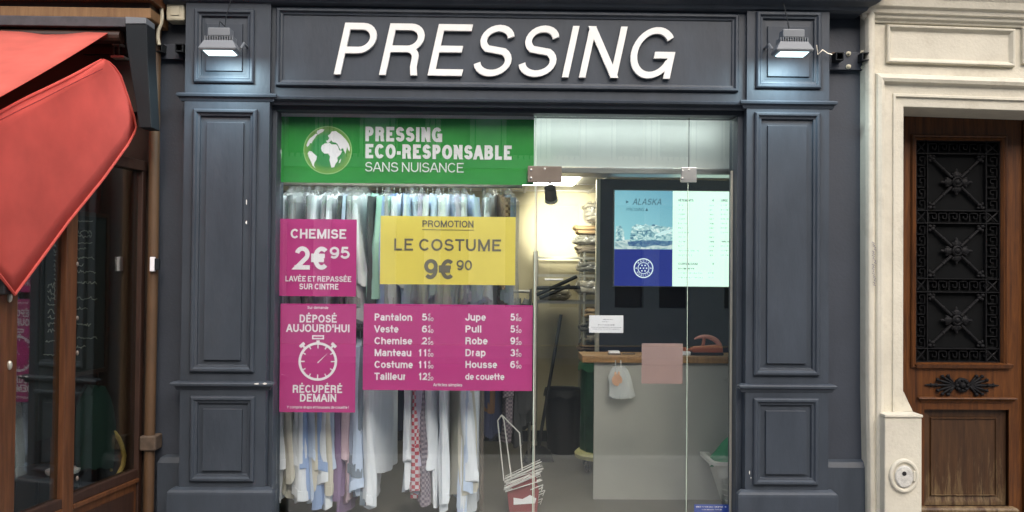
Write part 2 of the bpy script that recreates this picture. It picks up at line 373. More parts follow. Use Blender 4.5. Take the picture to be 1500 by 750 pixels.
    d('r', 389, .07, [(0, 0), (0, X)], arc(.75, .38, .75, .34, 170, 85))
    d('s', 556, .05, [(x, y*X) for x, y in S])
    d('t', 400, .02, [(.40, 1), (.40, .16)]+arc(.82, .16, .42, .16, 180, 275), [(0, .66), (1, .66)])
    d('u', 611, .08, [(0, X), (0, .3)]+arc(.5, .3, .5, .3, 180, 360), [(1, 0), (1, X)])
    d('v', 556, .02, [(0, X), (.47, 0)], [(.53, 0), (1, X)]); d('w', 778, .02, [(0, X), (.25, 0)], [(.27, 0), (.49, X)], [(.51, X), (.73, 0)], [(.75, 0), (1, X)])
    d('x', 556, .02, [(0, 0), (1, X)], [(0, X), (1, 0)]); d('y', 556, .02, [(0, X), (.5, .02)], [(1, X), (.4, -.28)])
    d('z', 500, .04, [(0, X), (1, X)], B1, [(0, 0), (1, X)])
    d('&', 722, .05, arc(.45, .76, .25, .24, -60, 230)+[(.95, 0)], arc(.42, .28, .42, .28, 110, 340)+[(.98, .5)])
    q = g['e']; g['é'] = (q[0], q[1], q[2]+([(.4, .9), (.7, 1.08)],))
    return g
GL = _glyphs()
def glyph_strokes(ch, h, t, xs):
    adv, sb, st = GL[ch]; sb *= .8
    W = max(adv-2*sb, t)*xs; th = t
    if ch in "I.!'il": W = th
    out = []
    for path in st:
        pts = [Vector((th/2+p[0]*(W-th), th/2+p[1]*(1-th))) for p in path]
        keep = [i for i in range(len(pts)) if i == 0 or (pts[i]-pts[i-1]).length > .004]
        pts = [pts[i] for i in keep]; path = [path[i] for i in keep]; n = len(pts)
        closed = (pts[0]-pts[-1]).length < 1e-4
        L_, R_ = [], []
        for i in range(n):
            a = pts[i-1] if i else (pts[-2] if closed else None); b = pts[i+1] if i < n-1 else (pts[1] if closed else None)
            d1 = (pts[i]-a).normalized() if a is not None else None; d2 = (b-pts[i]).normalized() if b is not None else None
            if d1 is None: d1 = d2
            if d2 is None: d2 = d1
            d_ = (d1+d2).normalized(); nn = Vector((-d_.y, d_.x)); c = max(.5, nn.dot(Vector((-d1.y, d1.x))))
            l, r = pts[i]+nn*(th/2/c), pts[i]-nn*(th/2/c)
            if not closed and i in (0, n-1):
                od = -d2 if i == 0 else d1; u, v = path[i]
                if abs(od.y) > .3 and any(abs(v-k) < 1e-6 for k in (0, 1, XH, -.28)):
                    tz = pts[i].y+(th/2 if od.y > 0 else -th/2)
                    l = l+od*((tz-l.y)/od.y); r = r+od*((tz-r.y)/od.y)
                elif abs(od.x) > .8 and (u < 1e-6 or u > 1-1e-6):
                    l = l+od*th/2; r = r+od*th/2
            L_.append(l); R_.append(r)
        out.append((L_, R_, closed))
    return out, (adv-2*sb)*xs if ch not in "I.!'il" else th, sb*xs
def text_width(s, t, xs, track):
    w_ = 0
    for ch in s:
        if ch == ' ': w_ += .30*xs+track; continue
        _, W, sb = glyph_strokes(ch, 1, t, xs); w_ += W+2*sb+track
    return w_-track
def text(mb, s, x, z, h, y, t=.2, xs=1.0, shear=0, align='l', depth=0, track=0, width=None):
    """lettering of cap height h standing on (x, z), facing the street, front at y; width fits the line to that width"""
    if width: xs = xs*(width/h)/text_width(s, t, xs, track)
    tw = text_width(s, t, xs, track)*h
    cx = x-(tw/2 if align == 'c' else tw if align == 'r' else 0); k = 0
    for ch in s:
        if ch == ' ': cx += (.30*xs+track)*h; continue
        st, W, sb = glyph_strokes(ch, h, t, xs); cx += sb*h
        for j, (L_, R_, closed) in enumerate(st):
            e = .00018*j
            f = lambda p, yy: (cx+(p.x+shear*p.y)*h, yy, z+p.y*h)
            n = len(L_)
            fr = [f(p, y-e) for p in L_]+[f(p, y-e) for p in R_]
            fc = [(i, i+1, n+i+1, n+i) for i in range(n-1)]
            if depth:
                fr += [f(p, y+depth) for p in L_]+[f(p, y+depth) for p in R_]
                fc += [(i, 2*n+i, 2*n+i+1, i+1) for i in range(n-1)]+[(n+i, n+i+1, 3*n+i+1, 3*n+i) for i in range(n-1)]
                fc += [(0, n, 3*n, 2*n), (n-1, 3*n-1, 4*n-1, 2*n-1)]
            mb.add(fr, fc)
        cx += (W+sb+track*1.0)*h
        k += 1
    return tw

# ================================================================== THE SETTING
struct('road', MB().box(-30, 30, -10.5, -2.2, -.30, -.14), M['asphalt'])
struct('pavement', MB().box(-30, 30, -2.05, .0, -.3, 0), M['paving'])
struct('kerb', MB().box(-30, 30, -2.2, -2.052, -.3, .004), M['kerb'], bevel=.015)
struct('far_pavement', MB().box(-30, 30, -13, -10.5, -.3, -.02), M['paving'])
# the house across the street, met in the shop glass
hb = thing('apartment_building', 'pale stone apartment building across the street, mirrored in the shop glass', 'building', (0, -13, 0))
H = MB(); Wn = []; YB = -13.0
zr = [(.8, 3.0), (4.05, 6.0), (6.9, 8.6)]
xw = [(-14+i*2.35+(j*.95), ) for i in range(13) for j in (0, 1)]
edges = sorted([x[0] for x in xw])
px_ = -22.0
for x in edges:
    H.box(px_, x, YB-.5, YB, 0, 9.2); px_ = x+.62
H.box(px_, 22, YB-.5, YB, 0, 9.2)
for x in edges:
    zz = 0
    for z0, z1 in zr:
        H.box(x, x+.62, YB-.5, YB, zz, z0); zz = z1
    H.box(x, x+.62, YB-.5, YB, zz, 9.2)
H.build('facade', M['stone'], hb)
for z0, z1 in zr[1:]:
    MB().box(-20, 20, YB, YB+.12, z0-.3, z0-.16).build('string_course', M['stone'], hb)
for z0, z1 in zr:
    for x in edges:
        MB().box(x+.001, x+.619, YB-.3, YB-.25, z0, z1).build('window', M['win_dark'], hb)
for z0, z1 in zr[1:]:
    b = MB()
    for i in range(13):
        x = -14+i*2.35-.15
        b.box(x, x+1.87, YB+.16, YB+.2, z0+.85, z0+.9)
        for k in range(16): b.box(x+.03+k*.12, x+.05+k*.12, YB+.17, YB+.19, z0-.1, z0+.85)
    o = b.build('balcony_railing', M['black'], hb); o['kind'] = 'stuff'
MB().loft([[(-22, YB-.5, 9.2), (22, YB-.5, 9.2), (22, YB+.25, 9.2), (-22, YB+.25, 9.2)], [(-22, YB-4, 10.6), (22, YB-4, 10.6), (22, YB-2.2, 10.6), (-22, YB-2.2, 10.6)]]).build('roof', M['dark_metal'], hb)

# ------------------------------------------------------------------ building wall around the shop
YW = .02
bw = thing('building_wall', 'dark slate painted house wall in narrow strips beside the shop pilasters', 'wall', (0, .2, 0))
xl0 = P(228, 375, YW).x; xl1 = P(300, 375, YW).x; xr0 = P(1180, 375, YW).x; xr1 = P(1300, 375, YW).x
ztop = P(750, 0, -.1).z+.02
MB().box(xl0, xl1, YW, .5, 0, ztop+2.6).build('wall_strip', M['slate_wall'], bw)
MB().box(xr0, xr1, YW, .5, 0, ztop+2.6).build('wall_strip', M['slate_wall'], bw)
MB().box(xl1, xr0, YW+.003, .5, ztop+.3, ztop+2.6).build('upper_wall', M['slate_wall'], bw)
zl = P(250, 671, -.03).z
MB().ledge(xl0+.09, xl1, YW, [(0, .045), (zl-.03, .045), (zl, .03), (zl+.012, .002)]).build('plinth', M['slate'], bw, bevel=.004)
zl = P(1247, 678, -.03).z
MB().ledge(xr0, xr1-.13, YW, [(0, .045), (zl-.03, .045), (zl, .03), (zl+.012, .002)]).build('plinth', M['slate'], bw, bevel=.004)

# ================================================================== THE SHOPFRONT
YP, YF = -.10, -.075
sf = thing('shopfront', 'dark slate blue panelled wooden shopfront with two broad pilasters', 'shopfront', (0, 0, 0))
PM = [(0, 0), (0, .014), (.008, .022), (.020, .022), (.028, .010), (.040, .008), (.042, -.006), (.058, -.006)]
def raised(px0, py0, px1, py1, fx, ft, fb, parent, y=YP):
    x0, x1, z0, z1 = RC(px0, py0, px1, py1, y)
    m = MB().panel(x0, x1, z0, z1, y, PM[:-1]+[(.050, -.006)], cap=False)
    # field: bevelled raised panel, wider margins at top and foot
    a, b_ = x0+fx, x1-fx; c, d = z0+fb, z1-ft
    lo = [[(x0+.050, y+.006, z0+.050), (x1-.050, y+.006, z0+.050), (x1-.050, y+.006, z1-.050), (x0+.050, y+.006, z1-.050)],
          [(a, y+.004, c), (b_, y+.004, c), (b_, y+.004, d), (a, y+.004, d)],
          [(a+.001, y-.010, c+.001), (b_-.001, y-.010, c+.001), (b_-.001, y-.010, d-.001), (a+.001, y-.010, d-.001)]]
    m.loft(lo, True, False, True)
    return m.build('raised_panel', M['slate'], parent, bevel=.0015)
def frame_with_holes(x0, x1, y0, y1, z0, z1, holes):
    """a board with rectangular openings stacked one above another"""
    m = MB(); z = z0
    for a, b_, c, d in sorted(holes, key=lambda h: h[2]):
        m.box(x0, x1, y0, y1, z, c); m.box(x0, a, y0, y1, c, d); m.box(b_, x1, y0, y1, c, d); z = d
    m.box(x0, x1, y0, y1, z, z1)
    return m
def pilaster(bx, top, mid, low, ledge1, ledge2, plinth, wl1, wl2, wpl):
    x0, x1 = P(bx[0], 375, YP).x, P(bx[1], 375, YP).x
    hs = [RC(*q, YP) for q in (top, mid, low)]
    p = frame_with_holes(x0, x1, YP, .1, 0, ztop, [(h[0]+.03, h[1]-.03, h[2]+.03, h[3]-.03) for h in hs]).build('pilaster', M['slate'], sf)
    MB().box(x0+.02, x1-.02, YP+.03, .08, .02, ztop-.02).build('backing_board', M['slate'], p)
    raised(*top, .069, .085, .070, p); raised(*mid, .078, .078, .070, p); raised(*low, .072, .075, .062, p)
    for (py, wd) in ((ledge1, wl1), (ledge2, wl2)):
        z = P((bx[0]+bx[1])/2, py, YP-.03).z; o = P(wd[1], py, YP).x-x1
        o = max(.022, o)
        MB().ledge(x0, x1, YP+.02, [(z-.036, .022), (z-.028, .026), (z-.016, .030), (z-.010, .02+o), (z+.002, .022+o), (z+.008, .018+o), (z+.014, .0215)]).build('ledge', M['slate'], p)
    z = P((bx[0]+bx[1])/2, plinth, YP-.04).z; o = max(.03, P(wpl, plinth, YP).x-x1)
    MB().ledge(x0, x1, YP+.02, [(0, .02+o), (z-.022, .02+o), (z-.008, .018+o), (z+.004, .008+o), (z+.016, .0215)]).build('plinth', M['slate'], p, bevel=.003)
    return x0, x1, p
pl0, pl1, pilA = pilaster((267, 392), (285, 14, 373, 122), (281, 160, 375, 545), (279, 580, 373, 705), 138, 563, 720, (0, 395), (0, 397), 397)
pr0, pr1, pilB = pilaster((1093, 1214), (1107, 18, 1202, 130), (1104, 165, 1200, 550), (1103, 583, 1198, 710), 149, 567, 724, (0, 1217), (0, 1217), 1217)
# fascia with its moulded frame
zb = P(740, 149, YF).z
fx0, fx1, fz0, fz1 = RC(405, 17, 1081, 131, YF)
fa = MB().box(pl1, pr0, YF, .1, zb+.016, ztop).build('fascia', M['slate'], sf)
MB().panel(fx0, fx1, fz0, fz1, YF, [(0, -.002), (0, .014), (.007, .024), (.018, .024), (.026, .010), (.036, .008), (.04, .002)], cap=False).build('panel_moulding', M['slate'], fa)
MB().ledge(pl1+.02, pr0-.02, YF+.02, [(zb-.034, .022), (zb-.026, .026), (zb-.012, .030), (zb-.006, .055), (zb+.006, .058), (zb+.012, .050), (zb+.016, .0215)]).build('ledge', M['slate'], fa)
zh = P(740, 169.5, .062).z
MB().box(pl1, pr0, -.035, .14, zh, zb+.010).build('header', M['slate'], sf, bevel=.003)
zc = P(740, 4, -.2).z
co = MB().ledge(P(268, 4, -.1).x, P(1216, 4, -.1).x, .1, [(zc, .19), (zc+.012, .215), (zc+.03, .225), (zc+.05, .27), (zc+.10, .31), (zc+.13, .31), (zc+.15, .25), (zc+.2, .06)]).build('cornice', M['slate'], sf)
# reveals either side of the glass
gx0, gx1 = P(409, 375, .05).x, P(1073, 375, .05).x
MB().box(pl1, gx0-.002, -.035, .14, 0, zh).build('window_jamb', M['slate'], sf, bevel=.004)
MB().box(gx1+.002, pr0, -.035, .14, 0, zh).build('window_jamb', M['slate'], sf, bevel=.004)
MB().box(gx0-.002, gx1+.002, -.02, .12, -.02, .025).build('door_sill', M['steel'], sf)
# flaked paint
def flakes(pts, par):
    m = MB()
    for px, py, y, rw, rh in pts:
        q = P(px, py, y); n = 7
        m.prism([(q.x+rw*math.cos(2*math.pi*k/n)*(.6+.6*rnd.random()), q.z+rh*math.sin(2*math.pi*k/n)*(.6+.6*rnd.random())) for k in range(n)], y-.0012, y)
        m.build('paint_chip', M['chip'], par); m = MB()
flakes([(361, 296, YP-.023, .004, .02), (361, 326, YP-.023, .005, .012), (376, 562, YP-.05, .018, .006), (388, 562, YP-.05, .012, .006)], pilA)
flakes([(1098, 692, YP-.001, .003, .012), (1100, 700, YP-.001, .003, .006)], pilB)

# the big raised letters over the window
LY = -.100
sg = thing('shop_sign', 'large white raised slanting letters reading PRESSING along the dark fascia', 'sign', (P(745, 112, LY).x, LY, P(745, 112, LY).z))
pa, pb = P(491, 110, LY), P(994, 110, LY); hh = P(745, 36.5, LY).z-P(745, 112, LY).z
zt0 = P(745, 112, LY).z; sh = .21
word = 'PRESSING'; tk = .06
tw = text_width(word, .126, 1, tk); wid = (pb.x-pa.x)-sh*hh*.62
xs = wid/hh/tw
cx = pa.x-.03
for ch in word:
    st, W_, sb = glyph_strokes(ch, 1, .126, xs)
    m = MB(); text(m, ch, cx, zt0, hh, LY, .126, xs, sh, depth=.022)
    m.build('letter', M['white'], sg)
    cx += (W_+2*sb+tk*1.06)*hh

# floodlights hung over each pilaster head
def floodlight(px, py, label):
    y = -.30; c = P(px, py, y)
    t = thing('floodlight', label, 'lamp', (c.x, -.12, c.z), 'floodlights on the pilaster heads')
    x, z = c.x, c.z
    hz = MB().loft([[(x-.100, y-.055, z-.034), (x+.100, y-.055, z-.034), (x+.100, y+.05, z-.038), (x-.100, y+.05, z-.038)],
                    [(x-.106, y-.060, z-.022), (x+.106, y-.060, z-.022), (x+.106, y+.055, z-.026), (x-.106, y+.055, z-.026)],
                    [(x-.080, y-.04, z+.026), (x+.080, y-.04, z+.026), (x+.080, y+.04, z+.022), (x-.080, y+.04, z+.022)]]).build('housing', M['grey_metal'], t, bevel=.003)
    fn = MB()
    for k in range(12): fn.box(x-.078+k*.0138, x-.072+k*.0138, y-.038, y+.038, z+.012, z+.05)
    fn.build('heat_sink', M['grey_metal'], hz)
    MB().box(x-.062, x+.062, y-.035, y+.04, z+.05, z+.098).build('gear_box', M['grey_metal'], hz, bevel=.006)
    MB().loft([[(x-.074, y-.030, z-.044), (x+.074, y-.030, z-.044), (x+.074, y+.030, z-.046), (x-.074, y+.030, z-.046)],
               [(x-.082, y-.050, z-.034), (x+.082, y-.050, z-.034), (x+.082, y+.045, z-.0385), (x-.082, y+.045, z-.0385)]]).build('lens', emit('lamp_lens', (.70, .95, 1), 1.15), t)
    for s in (-1, 1): MB().tube([(x+s*.112, y, z-.01), (x+s*.112, y+.06, z+.035), (x+s*.09, YP+.005, z+.05)], .007, 6).build('bracket', M['grey_metal'], t)
    MB().tube([(x-.012, y, z+.09), (x-.016, y+.03, z+.15), (x+.004, y+.06, z+.13), (x+.002, y+.09, z+.2), (x+.004, YP-.028, z+.33), (x+.004, YP-.028, z+.45)], .003, 6).build('cable', M['dark_metal'], t, smooth=True)
    l = bpy.data.lights.new('flood', 'AREA'); l.shape = 'RECTANGLE'; l.size = .17; l.size_y = .08; l.energy = 2.6; l.color = (.70, .93, 1)
    lo = bpy.data.objects.new('lamp_light', l); col.objects.link(lo); lo.parent = t
    lo.location = Vector((x, y+.01, z-.055))-t.location
    lo.rotation_euler = Vector((0, -.25, 1)).to_track_quat('Z', 'Y').to_euler()
floodlight(323, 68, 'lit grey floodlight on the pilaster beside the red awning')
floodlight(1160, 70, 'lit grey floodlight on the pilaster beside the cream doorway')

# ------------------------------------------------------------------ the glass
YG = .05
dx0, dx1 = P(784, 450, YG).x, P(1008, 450, YG).x
zt = P(900, 246, YG).z; zt2 = P(1035, 250, YG).z
def pane(mb, x0, x1, z0, z1, y=YG, th=.010): return mb.box(x0, x1, y, y+th, z0, z1)
g1 = thing('shop_window', 'wide fixed shop window pane carrying the coloured price posters', 'window', (gx0, YG, 0))
pane(MB(), gx0, dx0-.008, .026, zh-.002).build('pane', M['glass'], g1)
MB().box(dx0-.0078, dx0-.003, YG-.001, YG+.012, .026, zh-.003).build('pane_edge', M['edge'], g1)
g2 = thing('transom_window', 'clear glass strip over the door in front of the white valance', 'window', (dx0, YG, zt))
pane(MB(), dx0, dx1-.002, zt+.004, zh-.002).build('pane', M['glass'], g2)
MB().box(dx1-.0015, dx1+.0015, YG-.001, YG+.011, zt+.004, zh-.003).build('pane_edge', M['win_dark'], g2)
g3 = thing('glass_door', 'frameless glass shop door with metal hinge plates at its top corners', 'door', (dx0, YG, 0))
pane(MB(), dx0+.006, dx1-.006, .03, zt).build('pane', M['glass'], g3)
MB().box(dx0, dx0+.0055, YG-.002, YG+.012, .03, zt).build('pane_edge', M['alu'], g3)
MB().box(dx1-.0055, dx1-.003, YG-.001, YG+.011, .03, zt).build('pane_edge', M['edge'], g3)
def plate(px0, py0, px1, py1, m, par):
    x0, x1, z0, z1 = RC(px0, py0, px1, py1, YG-.02)
    p = MB().box(x0, x1, YG-.016, YG-.001, z0, z1).build('hinge_plate', m, par, bevel=.003)
    s = MB()
    for u, v in ((.1, .75), (.1, .25), (.5, .82)): s.lathe((x0+(x1-x0)*u, YG-.016, z0+(z1-z0)*v), [(.007, 0), (.007, .002), (.004, .003)], 10, 'y')
    s.build('screw', M['steel'], p)
plate(773, 243, 823, 267, M['brown_metal'], g3); plate(998, 245, 1021, 267, M['steel'], g3)
g4 = thing('side_window', 'narrow fixed glass panel between the glass door and the shopfront jamb', 'window', (dx1, YG, 0))
pane(MB(), dx1+.003, gx1, .026, zh-.002).build('pane', M['glass'], g4)
xe = P(1069, 500, YG).x
MB().box(xe, xe+.012, YG-.012, YG-.001, .026, zt2).build('edge_strip', M['alu'], g4)

# ------------------------------------------------------------------ the posters behind the glass
YO = .068
def poster(name, label, q, m, cat='poster', group=None, y=YO, bow=0):
    x0, x1, z0, z1 = RC(*q, y)
    t = thing(name, label, cat, ((x0+x1)/2, y, z0), group)
    MB().box(x0, x1, y, y+.0025, z0, z1).build('sheet', m, t)
    return t, x0, x1, z0, z1
class Pen:
    """writes on a poster at photo places"""
    def __init__(s, y, par, m): s.y, s.par, s.m, s.mb = y, par, m, MB()
    def w(s, str_, pxa, pxb, top, base, t=.2, **k):
        a, b_ = P(pxa, base, s.y), P(pxb, base, s.y); h = P((pxa+pxb)/2, top, s.y).z-P((pxa+pxb)/2, base, s.y).z
        text(s.mb, str_, a.x, (a.z+b_.z)/2, h, s.y, t, width=b_.x-a.x, **k); return s
    def done(s, name='lettering'): return s.mb.build(name, s.m, s.par)
YT = YO-.0022
def greek(p, pxa, pxb, top, base):
    """a line of print too small to read in the place: word-long runs of letter strokes"""
    a, b_ = P(pxa, base, p.y), P(pxb, base, p.y); h = P(pxa, top, p.y).z-a.z; x = a.x
    while x < b_.x-h*.3:
        for k in range(rnd.randint(3, 8)):
            ww = h*(.3+.35*rnd.random())
            if x+ww > b_.x: break
            q = rnd.random()
            if q < .6: p.mb.box(x, x+ww*.4, p.y, p.y+.0002, a.z, a.z+h*(.75+.25*rnd.random()))
            if q > .3: p.mb.box(x+ww*.4, x+ww, p.y, p.y+.0002, a.z+h*(.05+.5*rnd.random()), a.z+h*.75)
            x += ww+h*.12
        x += h*.5
t, *_ = poster('poster', 'green poster PRESSING ECO-RESPONSABLE with a globe across the window top', (412, 173, 782, 269), M['green'])
x0, x1, z0, z1 = _
Pen(YT, t, M['print_white']).w('PRESSING', 534, 646, 186, 207.5, .235, track=.02).w('ECO-RESPONSABLE', 534, 749, 212, 233, .235, track=.02).w('SANS NUISANCE', 534, 680, 238, 252, .115).done()
MB().box(x0-.012, x1, YO+.004, YO+.006, z1-.03, z1+.022).build('white_border', M['print_white'], t)
MB().box(x0-.010, x0-.001, YO+.004, YO+.006, z0+.12, z1-.031).build('white_border', M['print_white'], t)
gc = P(480, 220, YT); GR = .146
def gm(name, c, rim):
    m, tr, b = new_mat(name); N, Lk = tr.nodes, tr.links
    tc = N.new('ShaderNodeTexCoord'); mp = N.new('ShaderNodeMapping'); mp.inputs['Location'].default_value = (0, 0, 0)
    ln = N.new('ShaderNodeVectorMath'); ln.operation = 'LENGTH'; Lk.new(tc.outputs['Object'], mp.inputs[0]); Lk.new(mp.outputs[0], ln.inputs[0])
    rp = N.new('ShaderNodeValToRGB'); rp.color_ramp.elements[0].color = (*c, 1); rp.color_ramp.elements[1].color = (*rim, 1)
    rp.color_ramp.elements[0].position = .09; rp.color_ramp.elements[1].position = .146
    Lk.new(ln.outputs['Value'], rp.inputs[0]); Lk.new(rp.outputs[0], b.inputs['Base Color'])
    return m
def disc(mb, c, r0, r1, y, n=48):
    lo = [[(c.x+r*math.cos(2*math.pi*k/n), y, c.z+r*math.sin(2*math.pi*k/n)) for k in range(n)] for r in (r0, r1)]
    return mb.loft(lo, True, False, False) if r0 > 0 else mb.add(lo[1], [tuple(range(n))])
gd = bpy.data.objects  # globe: disc, pale rim and continents
g_ = MB(); disc(g_, gc, 0, GR, YT+.0008)
go = g_.build('globe', gm('globe_green', (.03, .27, .07), (.22, .40, .08)), t)
_d = Vector((gc.x, YT, gc.z))-base_loc(go); go.data.transform(Matrix.Translation(-_d)); go.location = go.location+_d
rg = MB(); disc(rg, gc, GR-.005, GR, YT+.0002); rg.build('globe_rim', mat('globe_rim', (.35, .62, .25), .5), t)
def land(pts): return [(gc.x+(u-.5)*2*GR, gc.z+(.5-v)*2*GR) for u, v in pts]
cm = MB()
for k, pts in enumerate([
    # africa
    [(.38, .40), (.44, .36), (.54, .35), (.58, .38), (.68, .38), (.71, .42), (.74, .50), (.80, .51), (.77, .58), (.70, .65), (.71, .72), (.66, .79), (.64, .85), (.58, .86), (.56, .78), (.54, .70), (.55, .63), (.51, .57), (.43, .57), (.38, .52), (.36, .46)],
    # europe and asia
    [(.46, .30), (.50, .30), (.53, .25), (.50, .20), (.55, .16), (.58, .11), (.66, .10), (.78, .18), (.87, .27), (.93, .36), (.96, .45), (.95, .52), (.92, .48), (.90, .42), (.885, .50), (.87, .57), (.83, .50), (.82, .46), (.79, .46), (.77, .50), (.73, .43), (.70, .37), (.66, .34), (.60, .33), (.57, .29), (.53, .34), (.49, .35)],
    # south america
    [(.12, .52), (.17, .53), (.22, .58), (.28, .63), (.27, .70), (.23, .76), (.22, .82), (.26, .89), (.19, .82), (.16, .74), (.11, .64), (.09, .57)],
    # north america and greenland
    [(.18, .22), (.25, .16), (.29, .17), (.25, .22), (.22, .27), (.19, .31), (.17, .36), (.13, .36), (.12, .40), (.08, .44), (.06, .40), (.09, .32), (.13, .26)],
    [(.28, .10), (.36, .06), (.43, .07), (.40, .12), (.34, .15), (.30, .18), (.27, .14)], [(.75, .70), (.78, .67), (.76, .75), (.73, .77)]]):
    q = land(pts); cm.add([(x, YT-.0004-.0001*k, z) for x, z in q], [tuple(range(len(q)))])
co_ = cm.build('continents', M['print_white'], t)
bm = bmesh.new(); bm.from_mesh(co_.data); bmesh.ops.triangulate(bm, faces=bm.faces); bm.to_mesh(co_.data); bm.free()

t, *_ = poster('poster', 'magenta square poster CHEMISE 2€95 at the left window edge', (410, 321, 522, 434), M['magenta'])
Pen(YT, t, M['print_white']).w('CHEMISE', 425, 508, 335.5, 349.5, .2).w('2€', 430, 482, 361, 395, .19).w('95', 482, 513, 361.5, 379, .19).w('LAVÉE ET REPASSÉE', 417.5, 515, 404.5, 412.5, .18).w('SUR CINTRE', 438, 496, 415.5, 424, .18).done()
t, *_ = poster('poster', 'tall magenta poster DÉPOSÉ AUJOURD\'HUI with a white stopwatch', (410, 445, 521, 604), M['magenta'])
p = Pen(YT, t, M['print_white']).w('DÉPOSÉ', 438, 494, 461, 472.5, .19).w("AUJOURD'HUI", 419, 512, 475, 486.5, .19).w('RÉCUPÉRÉ', 428, 502, 564, 575.5, .19).w('DEMAIN', 438.5, 493, 577, 588.5, .19)
p.w('Sur demande', 450, 481, 448.5, 452.5, .16).w('Y compris draps et housses de couette !', 420, 511, 594.5, 598.5, .15)
p.done()
s = MB(); c = P(465.5, 529.5, YT); disc(s, c, .101, .116, YT-.0002)
for k in range(12):
    a = R(30*k); ca, sa = math.cos(a), math.sin(a); w_ = .0035; r0 = .085 if k % 3 else .078
    s.add([(c.x+ca*r0-sa*w_, YT, c.z+sa*r0+ca*w_), (c.x+ca*.104-sa*w_, YT, c.z+sa*.104+ca*w_), (c.x+ca*.104+sa*w_, YT, c.z+sa*.104-ca*w_), (c.x+ca*r0+sa*w_, YT, c.z+sa*r0-ca*w_)], [(0, 1, 2, 3)])
s.add([(c.x-.004, YT, c.z-.006), (c.x+.060, YT, c.z+.052), (c.x+.066, YT, c.z+.058), (c.x+.002, YT, c.z-.010)], [(0, 1, 2, 3)])
s.box(c.x-.036, c.x+.036, YT, YT+.0002, c.z+.133, c.z+.158); s.box(c.x-.010, c.x+.010, YT, YT+.0002, c.z+.112, c.z+.1265)
for sg_ in (-1, 1):
    a = R(90-sg_*44); ca, sa = math.cos(a), math.sin(a)
    for r0, r1, ww in ((.114, .128, .006), (.128, .146, .018)):
        s.add([(c.x+ca*r0-sa*ww, YT-.0003, c.z+sa*r0+ca*ww), (c.x+ca*r1-sa*ww, YT-.0003, c.z+sa*r1+ca*ww), (c.x+ca*r1+sa*ww, YT-.0003, c.z+sa*r1-ca*ww), (c.x+ca*r0+sa*ww, YT-.0003, c.z+sa*r0-ca*ww)], [(0, 1, 2, 3)])
s.build('stopwatch_print', M['print_white'], t)
kk = MB().box(c.x-.028, c.x+.028, YT-.0006, YT-.0004, c.z+.141, c.z+.150); kk.build('crown_print', M['magenta'], t)

t, *_ = poster('poster', 'yellow poster PROMOTION LE COSTUME 9€90 in front of the upper clothes', (557, 317, 755, 417), M['yellow'], y=.072)
p = Pen(.0698, t, M['grey_ink']).w('PROMOTION', 618, 694, 323, 333, .17).w('LE COSTUME', 576, 735, 350, 367.5, .17, track=.04).w('9€', 620, 666, 379.5, 409, .19).w('90', 668, 692, 381, 396, .17)
a = P(618, 336, .0698); b_ = P(694, 336, .0698); p.mb.box(a.x, b_.x, .0698, .0699, a.z-.003, a.z); p.done()

t, *_ = poster('price_board', 'wide magenta price list from Pantalon to Housse de couette', (532, 446, 780, 572), M['magenta'], 'price list')
p = Pen(YT, t, M['print_white'])
rows = [('Pantalon', 548, 604, '5', '80', 'Jupe', 681, 712, '5', '80'), ('Veste', 548, 584, '6', '40', 'Pull', 681, 705.5, '5', '50'), ('Chemise', 548, 604, '2', '95', 'Robe', 681, 714.5, '9', '20'),
        ('Manteau', 548, 603, '11', '00', 'Drap', 681, 712, '3', '50'), ('Costume', 548, 605, '11', '90', 'Housse', 681, 728.5, '6', '90'), ('Tailleur', 548, 595, '12', '20', None, 0, 0, None, None)]
for i, (a1, xa, xb, p1, c1, a2, xc, xd, p2, c2) in enumerate(rows):
    b = 469.8+i*17.35; tp = b-10.5
    p.w(a1, xa, xb, tp, b, .19)
    p.w(p1, 617.5 if len(p1) == 1 else 611.5, 626, tp, b, .19); p.w('€', 627, 631, b-10.8, b-6, .14); p.w(c1, 626.5, 635, b-4.8, b+.6, .15)
    if a2:
        p.w(a2, xc, xd, tp, b, .19); p.w(p2, 747, 755, tp, b, .19); p.w('€', 756, 760, b-10.8, b-6, .14); p.w(c2, 755.5, 764, b-4.8, b+.6, .15)
b = 556.5; p.w('de couette', 681, 739, b-9.5, b, .18); p.w('Articles simples', 634.5, 677, 561.5, 566, .15); p.done()

t, x0, x1, z0, z1 = poster('notice', 'small white printed notice stuck on the glass door', (863, 462, 913, 487.5), M['paper'], 'notice')
p = Pen(YT, t, M['ink']); greek(p, 884, 898, 467, 468.6); greek(p, 882, 892, 470.6, 471.8); greek(p, 876, 901, 474.8, 476.8); greek(p, 866, 911, 478.8, 480); greek(p, 868, 908, 481.4, 482.4); p.done('print')
t, *_ = poster('card_square', 'blank dusty pink square card stuck on the glass door', (940, 503, 1000, 562), M['pink'], 'card')
t, *_ = poster('sticker', 'small blue sticker with white writing low on the side glass', (1017, 739, 1068, 754), M['board_blue'], 'sticker')
p = Pen(YT, t, M['print_white']); greek(p, 1020, 1065, 741, 743.6); greek(p, 1028, 1058, 745.6, 747.2); p.done('print')

